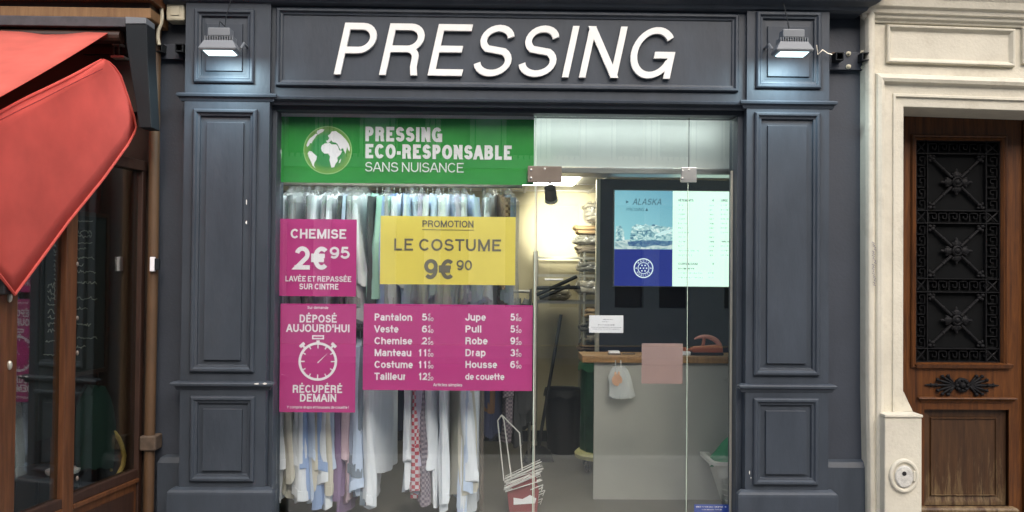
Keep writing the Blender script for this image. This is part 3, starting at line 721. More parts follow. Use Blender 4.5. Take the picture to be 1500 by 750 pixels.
# ================================================================== INSIDE THE SHOP
XL, XR, YBK, ZC = -1.85, 1.95, 2.9, 2.33
struct('floor', MB().box(XL, XR, .122, YBK, -.05, .0), M['floor_in'])
struct('wall_back', MB().box(XL, XR, YBK, YBK+.1, 0, ZC+.2), M['wall_in'])
struct('wall_left', MB().box(XL-.1, XL, .145, YBK, 0, ZC+.2), M['wall_in'])
struct('wall_right', MB().box(XR, XR+.1, .145, YBK, 0, ZC+.2), M['wall_in'])
struct('skirting', MB().box(XL+.002, XR-.002, YBK-.02, YBK-.001, .001, .10), M['dark_metal'])
cl = MB().box(XL, XR, .5, YBK, ZC, ZC+.06).box(XL, P(750, 250, .3).x-.01, .145, .4995, ZC, ZC+.06)
struct('ceiling', cl, M['ceil_in'])
tb = MB()
for k in range(6): tb.box(-1.55+k*.6+.52-.012, -1.55+k*.6+.52+.012, .51, YBK-.001, ZC-.008, ZC-.001)
for k in range(4): tb.box(XL+.001, XR-.001, .9+k*.6-.012, .9+k*.6+.012, ZC-.0065, ZC-.0012)
struct('ceiling_grid', tb, M['print_white'])
# white valance board over the door, steel nosing, strip lamp
v = thing('valance', 'white valance board with a steel nosing above the shop door', 'valance', (.6, .3, 2.2))
za = P(900, 245, .28).z; zn = P(900, 254, .27).z
vb = MB()
vx0, vx1 = P(752, 250, .3).x, XR-.01
vb.loft([[(vx0, .30+.10*(1-math.cos(a))*1.0, za+(zh+.28-za)*a/1.4) , (vx1, .30+.10*(1-math.cos(a)), za+(zh+.28-za)*a/1.4), (vx1, .47, za+(zh+.28-za)*a/1.4), (vx0, .47, za+(zh+.28-za)*a/1.4)] for a in [i*1.4/8 for i in range(9)]])
vb.build('board', M['valance'], v)
MB().box(vx0, vx1, .275, .47, zn, za-.001).build('nosing', M['steel'], v, bevel=.004)
st = MB().box(gx0+.02, gx1-.01, .16, .19, zh+.01, zh+.03).build('strip_lamp', emit('strip_lamp', (.90, 1, .97), 6), None)  # strip over the door, run on along the window to light the clothes
tag(st, 'lit white strip lamp under the header above the glass door, lengthened along the window to light the clothes', 'lamp')
# ceiling panel lamp
lx0, lx1 = -.02, P(846, 262, 1.7).x
lp = thing('ceiling_light', 'lit square ceiling panel lamp over the back of the shop', 'lamp', ((lx0+lx1)/2, 1.8, ZC-.01))
MB().box(lx0, lx1, 1.5, 2.1, ZC-.016, ZC-.009).build('diffuser', emit('panel_lamp', (1, .96, .82), 9), lp)
lp2 = thing('ceiling_light', 'hidden long ceiling lamp added to brighten the fronts of the clothes', 'lamp', (-.9, .3, ZC-.01))  # unseen lamp, added to brighten the fronts of the clothes
MB().box(-1.45, -.15, .19, .28, ZC-.016, ZC-.009).build('diffuser', emit('clothes_fill_lamp', (.92, .97, 1), 12), lp2)
# spot on the ceiling, aimed at the back wall
sp = P(808, 281, .9)
s_ = thing('spotlight', 'dark round ceiling spotlight aimed at the back wall of the shop', 'lamp', (sp.x, .9, sp.z))
dr = Vector((.10, .45, -.55)).normalized(); c0 = Vector((sp.x-.012, .9, sp.z+.03))
MB().tube([c0, c0+dr*.09], [.040, .044], 16).build('head', M['rust'], s_, smooth=False)
MB().tube([c0+dr*.091, c0+dr*.115], [.047, .047], 16).build('rim', M['alu'], s_)
MB().tube([c0+Vector((0, 0, .03)), (c0.x, c0.y, ZC+.05)], .014, 8).build('stem', M['black'], s_)
ls = bpy.data.lights.new('spot', 'SPOT'); ls.energy = 300; ls.spot_size = R(30); ls.spot_blend = .9; ls.color = (1, .95, .78); ls.shadow_soft_size = .05
lo = bpy.data.objects.new('spot_light', ls); col.objects.link(lo); lo.parent = s_
aim = P(826, 330, YBK); src = c0+dr*.14
lo.location = src-s_.location; lo.rotation_euler = (src-aim).to_track_quat('Z', 'Y').to_euler()

# navy partition with its aluminium edge, the lit price screen
yn = 1.5
nx0 = P(873, 390, yn).x
pt = thing('partition', 'dark navy partition with a pale metal edge behind the counter', 'partition', (1.4, yn, 0))
MB().box(nx0+.03, XR-.002, yn, yn+.05, 0, ZC-.02).build('panel', M['navy'], pt)
MB().box(nx0, nx0+.029, yn-.012, yn+.055, 0, ZC-.021).build('edge_post', M['alu'], pt, bevel=.002)
ys = yn-.05
x0, x1, z0, z1 = RC(900, 280, 1108, 419.5, ys); xm = P(985, 350, ys).x
ss = thing('price_screen', 'backlit screen headed ALASKA PRESSING with an ice picture and a price list', 'screen', ((x0+x1)/2, ys, z0))
MB().box(x0-.006, x1+.006, ys, yn-.001, z0-.006, z1+.006).build('casing', M['steel'], ss)
def grad_emit(name, c0, c1, s):
    m, tr, b = new_mat(name); N, Lk = tr.nodes, tr.links
    tc = N.new('ShaderNodeTexCoord'); sx = N.new('ShaderNodeSeparateXYZ'); Lk.new(tc.outputs['Generated'], sx.inputs[0])
    rp = N.new('ShaderNodeValToRGB'); rp.color_ramp.elements[0].color = (*c0, 1); rp.color_ramp.elements[1].color = (*c1, 1)
    ad = N.new('ShaderNodeMath'); ad.operation = 'MULTIPLY_ADD'; ad.inputs[1].default_value = .35; Lk.new(sx.outputs['X'], ad.inputs[0])
    m2 = N.new('ShaderNodeMath'); m2.operation = 'MULTIPLY'; m2.inputs[1].default_value = .65; Lk.new(sx.outputs['Z'], m2.inputs[0]); Lk.new(m2.outputs[0], ad.inputs[2])
    Lk.new(ad.outputs[0], rp.inputs[0]); Lk.new(rp.outputs[0], b.inputs['Emission Color']); b.inputs['Emission Strength'].default_value = s; b.inputs['Base Color'].default_value = (.02, .02, .02, 1)
    return m
zm = P(940, 365, ys).z
yv = ys-.001
MB().box(x0, xm, yv-.002, yv, zm, z1).build('ice_picture', grad_emit('screen_sky', (.34, .70, .74), (.15, .40, .52), .60), ss)
MB().box(x0, xm, yv-.002, yv, z0, zm).build('blue_field', emit('screen_blue', (.022, .035, .21), .62), ss)
MB().box(xm, x1, yv-.002, yv, z0, z1).build('list_field', emit('screen_white', (.72, .98, .84), .62), ss)
Pi = lambda pts: [(P(a, b, yv-.003).x, P(a, b, yv-.003).z) for a, b in pts]
def flat(name, polys, c, s, par, k=0):
    m = MB()
    for i, q in enumerate(polys):
        pp = Pi(q); m.add([(x, yv-.0035-.0004*k-.0001*i, z) for x, z in pp], [tuple(range(len(pp)))])
    return m.build(name, emit(name, c, s), par)
def ice_emit(name, cols, scale, s, seed):
    m, tr, b = new_mat(name); N, Lk = tr.nodes, tr.links
    tc = N.new('ShaderNodeTexCoord'); mp = N.new('ShaderNodeMapping'); mp.inputs['Location'].default_value = (seed, 0, seed); mp.inputs['Scale'].default_value = (1, 1, 1.6)
    Lk.new(tc.outputs['Object'], mp.inputs[0])
    n1 = N.new('ShaderNodeTexNoise'); n1.inputs['Scale'].default_value = scale; n1.inputs['Detail'].default_value = 5; n1.inputs['Distortion'].default_value = 1.6; Lk.new(mp.outputs[0], n1.inputs['Vector'])
    rp = N.new('ShaderNodeValToRGB'); e = rp.color_ramp.elements
    e[0].position = .34; e[0].color = (*cols[0], 1); e[1].position = .66; e[1].color = (*cols[-1], 1)
    for k, c in enumerate(cols[1:-1]): q = e.new(.34+.32*(k+1)/(len(cols)-1)); q.color = (*c, 1)
    Lk.new(n1.outputs['Fac'], rp.inputs[0]); Lk.new(rp.outputs[0], b.inputs['Emission Color']); b.inputs['Emission Strength'].default_value = s; b.inputs['Base Color'].default_value = (.02, .02, .02, 1)
    return m
def flat2(name, polys, m_, k=0):
    m = MB()
    for i, q in enumerate(polys):
        pp = Pi(q); m.add([(x, yv-.0035-.0004*k-.0001*i, z) for x, z in pp], [tuple(range(len(pp)))])
    return m.build(name, m_, ss)
flat2('snow_print', [[(900.5, 353), (920, 351), (985, 353), (985, 365), (900.5, 365)]], ice_emit('snow', [(.25, .42, .48), (.55, .72, .70), (.75, .88, .84)], 18, .55, 3))
flat2('ice_print', [[(901, 346), (903, 332), (909, 330), (914, 338), (915, 352), (901, 354)], [(922, 354), (924, 341), (926, 332), (933, 328.5), (941, 330), (946, 328), (951, 331), (957, 328.5), (966, 331), (985, 333), (985, 352), (958, 354), (940, 356)]], ice_emit('ice', [(.06, .16, .26), (.25, .48, .52), (.52, .76, .74), (.85, .97, .93)], 22, .60, 8), 1)
flat2('ice_shade_print', [[(919, 354), (940, 352), (985, 353), (985, 358), (975, 361), (960, 359), (944, 362), (921, 360)]], ice_emit('ice_shade', [(.05, .12, .28), (.10, .22, .36), (.22, .36, .46)], 25, .55, 5), 3)
flat2('ice_glint_print', [[(928, 334), (938, 330), (944, 332), (934, 336)], [(960, 344), (972, 338), (985, 336), (985, 339), (966, 346)]], emit('ice_glint', (.62, .86, .86), .55), 6)
pn = Pen(yv-.006, ss, emit('screen_ink', (.05, .12, .16), .5))
pn.w('ALASKA', 926.5, 968, 291, 300, .12, shear=.22, track=.06).w('PRESSING', 917, 943.5, 304.5, 309, .10, shear=.2)
for q in ([(917, 293.5), (917, 298), (921, 295.8)], [(945.2, 309), (949.5, 309), (947.3, 304.6)]):
    pn.mb.prism(Pi(q), yv-.006, yv-.0055)
def label_row(xa, xb, y_, t_='', num=True, bold=False): pass
dk = Pen(yv-.006, ss, emit('screen_text_dark', (.10, .16, .15), .6)); lt = Pen(yv-.006, ss, emit('screen_text_grey', (.36, .50, .46), .6))
dk.w('VÊTEMENTS', 993.5, 1016, 291.8, 295.2, .2); dk.w('€', 1043.5, 1046, 291.8, 295.2, .2); dk.w('LINGE', 1056, 1066, 291.8, 295.2, .2)
for i, wd in enumerate((9, 8, 13, 13, 16, 8, 16, 11, 12, 9, 30, 21)):
    y_ = 302+i*6.65; greek(lt, 993.5, 993.5+wd, y_-3.0, y_); greek(dk if i > 1 else lt, 1039.5, 1046, y_-2.4, y_)
    if i < 7: greek(lt, 1056, 1067, y_-3.0, y_)
    if i > 8: greek(lt, 1056, 1069, y_-3.0, y_)
greek(dk, 1056, 1070, 352.4, 355.2)
dk.w('CUIRS & DAIM' if '&' in GL else 'CUIRS ET DAIM', 993.5, 1022, 385, 388, .2); dk.w('€', 1043.5, 1046, 385, 388, .2)
greek(dk, 993.5, 1018, 391.8, 394.6); greek(lt, 993.5, 1030, 398.4, 401.2); greek(lt, 993.5, 1031, 405, 407.8); greek(lt, 1037.5, 1046, 398.4, 401); greek(lt, 1037.5, 1046, 405, 407.6)
dk.done('print'); lt.done('print'); pn.done()
# round badge
bc = P(942.5, 392.8, yv); m = MB(); disc(m, bc, .068, .076, yv-.0042); disc(m, bc, .040, .045, yv-.0042)
for k in range(6):
    a = R(60*k); r_ = .019 if k else .019
    for (qx, qz) in ((math.cos(a)*.024, math.sin(a)*.024),): m.lathe((bc.x+qx, yv-.0042, bc.z+qz), [(.0062, 0), (.0062, .0003)], 8, 'y')
m.lathe((bc.x, yv-.0042, bc.z), [(.0062, 0), (.0062, .0003)], 8, 'y')
def ringtext(s, r, h, a0, step, flip):
    for k, ch in enumerate(s):
        a = a0+step*k; t_ = MB(); text(t_, ch, 0, 0, h, 0, .17, .8, align='c')
        rot = R(a-90) if not flip else R(a+90); rr = r if not flip else r+h
        for (x, y, z) in t_.v:
            pass
        n0 = len(m.v); X, Zc = bc.x+math.cos(R(a))*rr, bc.z+math.sin(R(a))*rr
        m.add([(X+x*math.cos(rot)-z*math.sin(rot), yv-.0042+y, Zc+x*math.sin(rot)+z*math.cos(rot)) for x, y, z in t_.v], t_.f)
ringtext('HAUTE', .049, .015, 134, -22, False); ringtext('QUALITÉ', .049, .014, 216, 18, True)
for a in (0, 180): m.lathe((bc.x+math.cos(R(a))*.057, yv-.0042, bc.z), [(.006, 0), (.006, .0003)], 5, 'y')
m.build('badge_print', emit('badge_print', (.72, .85, .85), .6), ss)

# counter
yc = .88
cx0 = P(870, 620, yc).x; ct1 = P(950, 521.5, yc-.02).z; ct0 = P(950, 532, yc-.02).z
ct = thing('counter', 'grey fronted shop counter with a brown wooden top', 'counter', (1.4, yc, 0))
MB().box(cx0, XR-.003, yc, yc+.03, 0, ct0).build('front', M['counter'], ct)
MB().box(P(853, 526, yc-.02).x, XR-.004, yc-.025, yc+.27, ct0+.001, ct1).build('countertop', M['counter_wood'], ct, bevel=.004)
# things on the counter
q = P(1033, 521, yc+.05)
tg = thing('tape_dispenser', 'orange red hand tape dispenser lying on the wooden counter', 'tape dispenser', (q.x, yc+.08, ct1))
X0, zz = q.x, ct1+.001; yy = yc+.08
MB().box(X0-.125, X0+.13, yy-.04, yy+.04, zz, zz+.018).build('base', M['black'], tg, bevel=.005)
MB().loft([[(X0-.09, yy-.035, zz+.018), (X0+.13, yy-.035, zz+.018), (X0+.13, yy+.035, zz+.018), (X0-.09, yy+.035, zz+.018)], [(X0-.10, yy-.035, zz+.045), (X0+.125, yy-.035, zz+.05), (X0+.125, yy+.035, zz+.05), (X0-.10, yy+.035, zz+.045)], [(X0-.07, yy-.025, zz+.060), (X0+.11, yy-.025, zz+.075), (X0+.11, yy+.025, zz+.075), (X0-.07, yy+.025, zz+.060)]]).build('body', M['orange'], tg, bevel=.008)
MB().loft([[(X0-.155, yy-.02, zz+.02), (X0-.101, yy-.02, zz+.02), (X0-.101, yy+.02, zz+.02), (X0-.155, yy+.02, zz+.02)], [(X0-.15, yy-.02, zz+.055), (X0-.101, yy-.02, zz+.045), (X0-.101, yy+.02, zz+.045), (X0-.15, yy+.02, zz+.055)]]).build('blade_guard', M['orange'], tg, bevel=.004)
MB().tube([(X0+.115*math.sin(R(a)), yy, zz+.045+.085*math.cos(R(a))) for a in range(-38, 98, 12)], [.006, .009, .012, .014, .015, .016, .017, .018, .018, .018, .018, .018], 8).build('handle', mat('handle_pink', (.52, .20, .15), .5), tg, smooth=True)
MB().tube([(X0-.01, yy, zz+.06), (X0+.0, yy, zz+.125), (X0+.015, yy, zz+.135)], [.012, .012, .008], 8).build('guard', M['orange'], tg, smooth=True)
q = P(900, 518, yc+.05)
tr_ = thing('card_tray', 'small white card tray on the left part of the wooden counter', 'tray', (q.x, yc+.06, ct1))
MB().box(q.x-.045, q.x+.045, yc+.03, yc+.09, ct1+.001, ct1+.012).build('tray', M['brown_metal'], tr_)
MB().box(q.x-.04, q.x+.035, yc+.03, yc+.085, ct1+.0125, ct1+.026).build('cards', M['paper'], tr_)
q = P(1006, 518, yc+.05)
MB().box(q.x-.05, q.x+.025, yc+.03, yc+.08, ct1+.001, ct1+.028).build('note_pad', M['paper'], None, bevel=.006)
tag(bpy.data.objects['note_pad'], 'small white note pad on the counter beside the pink card', 'note pad')
q = P(918, 519, yc+.05)
MB().tube([(q.x-.03, yc+.05, ct1+.008), (q.x+.06, yc+.06, ct1+.008)], .006, 6).build('pen', M['brown_metal'], None)
tag(bpy.data.objects['pen'], 'dark pen lying on the counter right of the white card tray', 'pen')
# plastic bag hung on the counter
pb = thing('plastic_bag', 'thin white plastic bag with an orange print hanging on the counter front', 'bag', (P(909, 583, yc).x, yc-.05, P(909, 583, yc).z))
rows_ = [(893, 926, 583), (891, 930, 580), (893, 927, 565), (892, 925, 552), (894, 920, 543), (898, 915, 537)]
loops = []
for i, (a, b_, py) in enumerate(rows_):
    A, B = P(a, py, yc-.06), P(b_, py, yc-.06); n = 18; l = []
    for k in range(n):
        an = 2*math.pi*k/n; wob = 1+.05*math.sin(5*an+i*1.7)
        l.append(((A.x+B.x)/2+(B.x-A.x)/2*math.cos(an)*wob, yc-.055+.032*math.sin(an)*(1+.3*math.sin(7*an+i)), A.z))
    loops.append(l)
MB().loft(loops, True, True, False).build('bag_body', M['bag_film'], pb, smooth=True)
hb_ = MB()
for a, b_ in ((901, 903), (909, 911)):
    A, B, C = P(a, 538, yc-.05), P((a+b_)/2, 528, yc-.05), P(b_, 538, yc-.05); hb_.tube([(A.x, yc-.06, A.z), (B.x, yc-.03, ct0+.02), (C.x, yc-.045, C.z)], .003, 5)
hb_.build('bag_handle', M['bag_film'], pb)
q = P(904, 557, yc-.09); mm = MB(); mm.blob((q.x, yc-.088, q.z), .036, .003, .040, 12, 8)
mm.blob((q.x-.012, yc-.088, q.z+.045), .008, .003, .016, 8, 5); mm.blob((q.x+.012, yc-.088, q.z+.045), .008, .003, .016, 8, 5)
mm.build('orange_print', mat('bag_print', (.60, .36, .24), .8), pb, smooth=True)
# basket with green cloth
bx, by = 1.66, .72
bk = thing('laundry_basket', 'white plastic laundry basket beside the counter holding green cloth', 'basket', (bx, by, 0))
def rrect(cx, cy, hx, hy, z, n=6, rad=.06):
    l = []
    for sx_, sy_, a0 in ((1, 1, 0), (-1, 1, 90), (-1, -1, 180), (1, -1, 270)):
        for k in range(n+1):
            a = R(a0+90*k/n); l.append((cx+sx_*(hx-rad)+rad*math.cos(a), cy+sy_*(hy-rad)+rad*math.sin(a), z))
    return l
zr_ = P(1060, 677, by-.17).z
hx_ = bx-P(1044, 677, by-.17).x
MB().loft([rrect(bx, by, hx_-.13, .12, .004), rrect(bx, by, hx_-.03, .17, zr_-.03), rrect(bx, by, hx_+.012, .185, zr_-.022), rrect(bx, by, hx_+.014, .187, zr_), rrect(bx, by, hx_-.02, .165, zr_-.002), rrect(bx, by, hx_-.12, .11, .02)]).build('tub', M['basket'], bk, smooth=False)
sl_ = MB()
for k in range(7):
    z = .06+k*.04
    if z < zr_-.05:
        f_ = z/zr_; sl_.loft([rrect(bx, by, hx_-.128+.10*f_, .122+.05*f_, z-.003), rrect(bx, by, hx_-.128+.10*f_+.004, .126+.05*f_, z), rrect(bx, by, hx_-.128+.10*f_, .122+.05*f_, z+.006)])
sl_.build('rib', M['basket'], bk)
gl_ = []
for i in range(7):
    t_ = i/6; gl_.append([(bx-.02+(hx_-.04)*(1-t_**1.5*.75)*math.cos(2*math.pi*k/20)*(1+.08*math.sin(3*k+i)), by+.14*(1-t_**1.5*.7)*math.sin(2*math.pi*k/20), zr_-.05+.24*t_+.012*math.sin(2.1*k+i)) for k in range(20)])
g_o = MB().loft(gl_).build('cloth', M['green_cloth'], None, smooth=True); tag(g_o, 'green cloth heaped in the white laundry basket', 'cloth')

# shelving unit at the back with wrapped bundles
yh = 2.35
sx0, sx1 = P(786, 420, yh).x, P(905, 420, yh).x
sh_ = thing('shelving_unit', 'metal wire shelving unit with a chrome post along the back wall', 'shelf', ((sx0+sx1)/2, yh, 0))
xp = P(856, 440, yh).x
for x in (sx0, xp, sx1):
    for y in (yh, yh+.38): MB().tube([(x, y, 0), (x, y, P(856, 368, yh).z)], .013, 8).build('post', M['alu'], sh_)
for py in (376, 402, 441):
    z = P(820, py, yh).z; m = MB()
    m.box(sx0, sx1, yh-.012, yh-.002, z-.022, z); m.box(sx0, sx1, yh+.39, yh+.40, z-.022, z)
    for k in range(9): m.box(sx0+.01, sx1-.01, yh+k*.048, yh+k*.048+.005, z-.006, z-.001)
    m.build('shelf', M['alu'] if py < 410 else M['steel'], sh_)
def bundle(name, label, px, py, w_, h_, m, film, cat='bundle', dy=.12):
    c = P(px, py, yh+dy); h_ *= .82; t_ = thing(name, label, cat, (c.x, yh+dy, c.z-h_))
    rr = random.Random(int(px*7+py)); mb = MB(); nl = max(2, int(h_/.017)); lt_ = 2*h_/nl
    for q in range(nl):
        ox, ow = (rr.random()-.5)*.03, w_*(.92+.14*rr.random()); zc_ = c.z-h_+lt_*(q+.5); ph = rr.random()*6
        for e, (iw, zz_) in enumerate(((.82, -.48), (.97, -.3), (1.0, 0), (.97, .3), (.82, .48))):
            l = [(c.x+ox+ow*iw*math.copysign(abs(math.cos(2*math.pi*j/28))**.35, math.cos(2*math.pi*j/28))*(1+.015*math.sin(j*2.3+ph)), yh+dy+.16*iw*math.copysign(abs(math.sin(2*math.pi*j/28))**.35, math.sin(2*math.pi*j/28)), zc_+lt_*zz_*1.05+.006*math.sin(j*.55+ph)+.003*math.sin(j*1.7+ph*2)) for j in range(28)]
            if e == 0: lo_ = []
            lo_.append(l)
        mb.loft(lo_)
    mb.build('fold', m, t_, smooth=True)
    if film:
        lo2 = []
        for i in range(9):
            a = -90+180*i/8; k = max(.3, math.cos(R(a))**.35)
            lo2.append([(c.x+w_*1.1*k*math.cos(2*math.pi*j/30)*(1+.07*math.sin(j*3.1+i*2)+.05*math.sin(j*5.3-i)), yh+dy+.17*k*math.sin(2*math.pi*j/30)*(1+.07*math.sin(j*4.1+i)), c.z+h_*1.25*math.sin(R(a))*(1+.12*math.sin(j*1.9+px))+.01*math.sin(j*2.2+i)) for j in range(30)])
        MB().loft(lo2).build('wrap', M['film2'], t_, smooth=False)
    return t_
cl_ = {k: mat('bundle_'+k, c, .85, var=.15, scale=14) for k, c in dict(beige=(.30, .20, .10), grey=(.15, .145, .12), brown=(.10, .06, .035), taupe=(.20, .165, .12), pale=(.36, .33, .26), dark=(.05, .045, .04)).items()}
for i, a in enumerate([('topmost plastic wrapped pale bundle on the back shelf', 868, 312, .075, .085, 'pale', True), ('wide beige folded blanket under the topmost wrapped bundle', 862, 337, .135, .042, 'beige', False), ('grey folded bundle under the wide beige blanket', 862, 352, .13, .036, 'grey', True), ('taupe folded bundle just above the top wire shelf', 863, 366, .125, .036, 'taupe', False),
                       ('grey wrapped bundle below the top wire shelf', 866, 391, .115, .045, 'grey', True), ('pale wrapped bundle in the middle of the back shelf', 864, 420, .12, .06, 'pale', True), ('beige bundle below the middle wire shelf', 868, 458, .10, .045, 'beige', False), ('dark wrapped bundle among the lower shelf goods', 868, 478, .11, .04, 'dark', True), ('brown folded bundle on the lowest visible shelf', 866, 508, .13, .036, 'brown', False), ('taupe wrapped bundle above the brown one on the shelf', 868, 494, .10, .036, 'taupe', True)]):
    bundle('folded_bundle', a[0], a[1], a[2], a[3], a[4], cl_[a[5]], a[6])
for i, (a, b_, c_, d_, lab) in enumerate([(786, 432, 845, 405, 'longer dark metal rod slanting across the wire shelves'), (790, 437, 835, 418, 'shorter dark metal rod slanting across the wire shelves'), (786, 422, 850, 421, 'dark bar lying level across the wire shelves')]):
    A, B = P(a, b_, yh-.03), P(c_, d_, yh-.03); o = MB().tube([A, B], .016, 8).build('metal_rod', M['dark_metal'], None); tag(o, lab, 'rod')
A, B = P(798, 410, yh-.05), P(825, 409, yh-.05); o = MB().box(A.x, B.x, yh-.06, yh-.02, B.z-.012, A.z+.012).build('white_tube', M['print_white'], None, bevel=.005); tag(o, 'short white tube lying on the wire shelf', 'tube')
m = MB()
for px, py, w_, h_ in ((800, 470, .14, .12), (828, 485, .10, .10)):
    pass
bundle('clutter_bag', 'pale crumpled plastic bag of goods on the lower wire shelf', 812, 431, .13, .05, cl_['pale'], True, 'bag', .2)

# broom, bins
A, B = P(822, 461, 2.2), P(789, 648, 2.05)
br = thing('broom', 'dark broom leaning against the cream back wall', 'broom', (B.x, B.y, 0))
MB().tube([A, (B.x, B.y, .12)], .014, 8).build('stick', M['black'], br)
MB().loft([[(B.x-.13, B.y-.03, .002), (B.x+.13, B.y-.03, .002), (B.x+.13, B.y+.03, .002), (B.x-.13, B.y+.03, .002)], [(B.x-.10, B.y-.02, .09), (B.x+.10, B.y-.02, .09), (B.x+.10, B.y+.02, .09), (B.x-.10, B.y+.02, .09)], [(B.x-.03, B.y-.015, .13), (B.x+.03, B.y-.015, .13), (B.x+.03, B.y+.015, .13), (B.x-.03, B.y+.015, .13)]]).build('bristles', M['black'], br)
def bag_bin(name, label, x, y, r0, r1, z0, z1, m, n=40, seed=1):
    t_ = thing(name, label, 'bin', (x, y, 0)); rr = random.Random(seed); ph = [rr.random()*6 for _ in range(6)]
    lo_ = []
    for i in range(12):
        f_ = i/11; r_ = r0+(r1-r0)*f_
        lo_.append([(x+r_*(1+.035*math.sin(5*a+ph[0]+2*f_)+.03*math.sin(9*a+ph[1]-3*f_)+.02*math.sin(17*a+ph[2]+5*f_))*math.cos(a), y+r_*(1+.03*math.sin(6*a+ph[3]+3*f_))*math.sin(a), z0+(z1-z0)*f_) for a in [2*math.pi*k/n for k in range(n)]])
    lo_.append([(x+r1*1.10*math.cos(2*math.pi*k/n), y+r1*1.10*math.sin(2*math.pi*k/n), z1-.05+.012*math.sin(5*k)) for k in range(n)])
    lo_.append([(x+r1*1.02*math.cos(2*math.pi*k/n), y+r1*1.02*math.sin(2*math.pi*k/n), z1+.008) for k in range(n)])
    lo_.append([(x+r1*.94*math.cos(2*math.pi*k/n), y+r1*.94*math.sin(2*math.pi*k/n), z1) for k in range(n)])
    lo_.append([(x+r0*.9*math.cos(2*math.pi*k/n), y+r0*.9*math.sin(2*math.pi*k/n), z0+.1) for k in range(n)])
    MB().loft(lo_).build('liner', m, t_, smooth=True)
    return t_
q = P(826, 655, 2.3); bag_bin('waste_bin', 'black waste bin with a black bag behind the broom', q.x, 2.4, .14, .16, .01, P(826, 570, 2.4).z, M['black'], seed=4)
gx_ = P(848, 600, 1.75).x+.19
gb = bag_bin('bag_stand', 'green bin bag on a pale wheeled stand at the counter end', gx_, 1.78, .165, .18, .16, P(860, 532, 1.75).z, M['green_bag'], seed=2)
MB().lathe((gx_, 1.78, 0), [(.17, .10), (.215, .105), (.22, .135), (.20, .155), (.1, .156)], 28).build('stand_base', M['pale_yellow'], gb)
for a in (40, 140, 220, 320): MB().blob((gx_+.16*math.cos(R(a)), 1.78+.16*math.sin(R(a)), .05), .022, .03, .048, 10, 6).build('castor', M['dark_metal'], gb)

# ------------------------------------------------------------------ clothes rails and everything on them
YR = .56
rk = thing('clothes_rail', 'two tier clothes rail of metal tube behind the shop window', 'clothes rail', (-.9, YR, 0))
rz = (P(560, 271, YR).z, 1.20); rx0, rx1 = P(396, 300, YR).x, P(765, 300, YR).x
for x in (rx0, P(709, 300, YR+.03).x): MB().tube([(x, YR+.03, 0), (x, YR+.03, rz[0]+.03)], .014, 10).build('upright', M['brown_metal'], rk)
for z in rz: MB().tube([(rx0-.01, YR, z), (rx1, YR, z)], .013, 10).build('rail', M['brown_metal'], rk)
GC = dict(white=(.76, .81, .88), cream=(.62, .60, .52), pale_blue=(.52, .63, .82), blue=(.30, .43, .72), grey=(.38, .40, .42), lilac=(.50, .47, .62), pink=(.60, .45, .52), purple=(.24, .16, .30), navy=(.05, .06, .13), dark=(.06, .065, .07), mint=(.38, .66, .56), brown=(.16, .09, .05), plaid=(.20, .17, .22), slate=(.20, .25, .32))
GM = {k: mat('cloth_'+k, c, .9, var=.10, scale=7, bump=.9, bscale=22, stretch=(1, 1, .14)) for k, c in GC.items()}
def check_mat(name, c1, c2, sc_):
    m, tr, b = new_mat(name); N, Lk = tr.nodes, tr.links
    tc = N.new('ShaderNodeTexCoord'); ck = N.new('ShaderNodeTexChecker'); ck.inputs['Scale'].default_value = sc_
    ck.inputs[1].default_value = (*c1, 1); ck.inputs[2].default_value = (*c2, 1); Lk.new(tc.outputs['Object'], ck.inputs[0]); Lk.new(ck.outputs[0], b.inputs['Base Color']); b.inputs['Roughness'].default_value = .9
    return m
GM['check'] = check_mat('cloth_check', (.42, .06, .09), (.55, .52, .56), 42)
GM['plaid'] = check_mat('cloth_plaid', (.14, .12, .16), (.30, .26, .30), 60)
GM['print'] = check_mat('cloth_print', (.12, .07, .04), (.30, .20, .12), 55)
NAME = dict(white='white', cream='cream', pale_blue='pale blue', blue='blue', grey='grey', lilac='lilac', pink='pink', purple='purple', navy='navy', dark='dark', mint='mint green', brown='brown', plaid='grey checked', slate='slate blue', check='red checked', print='brown patterned')
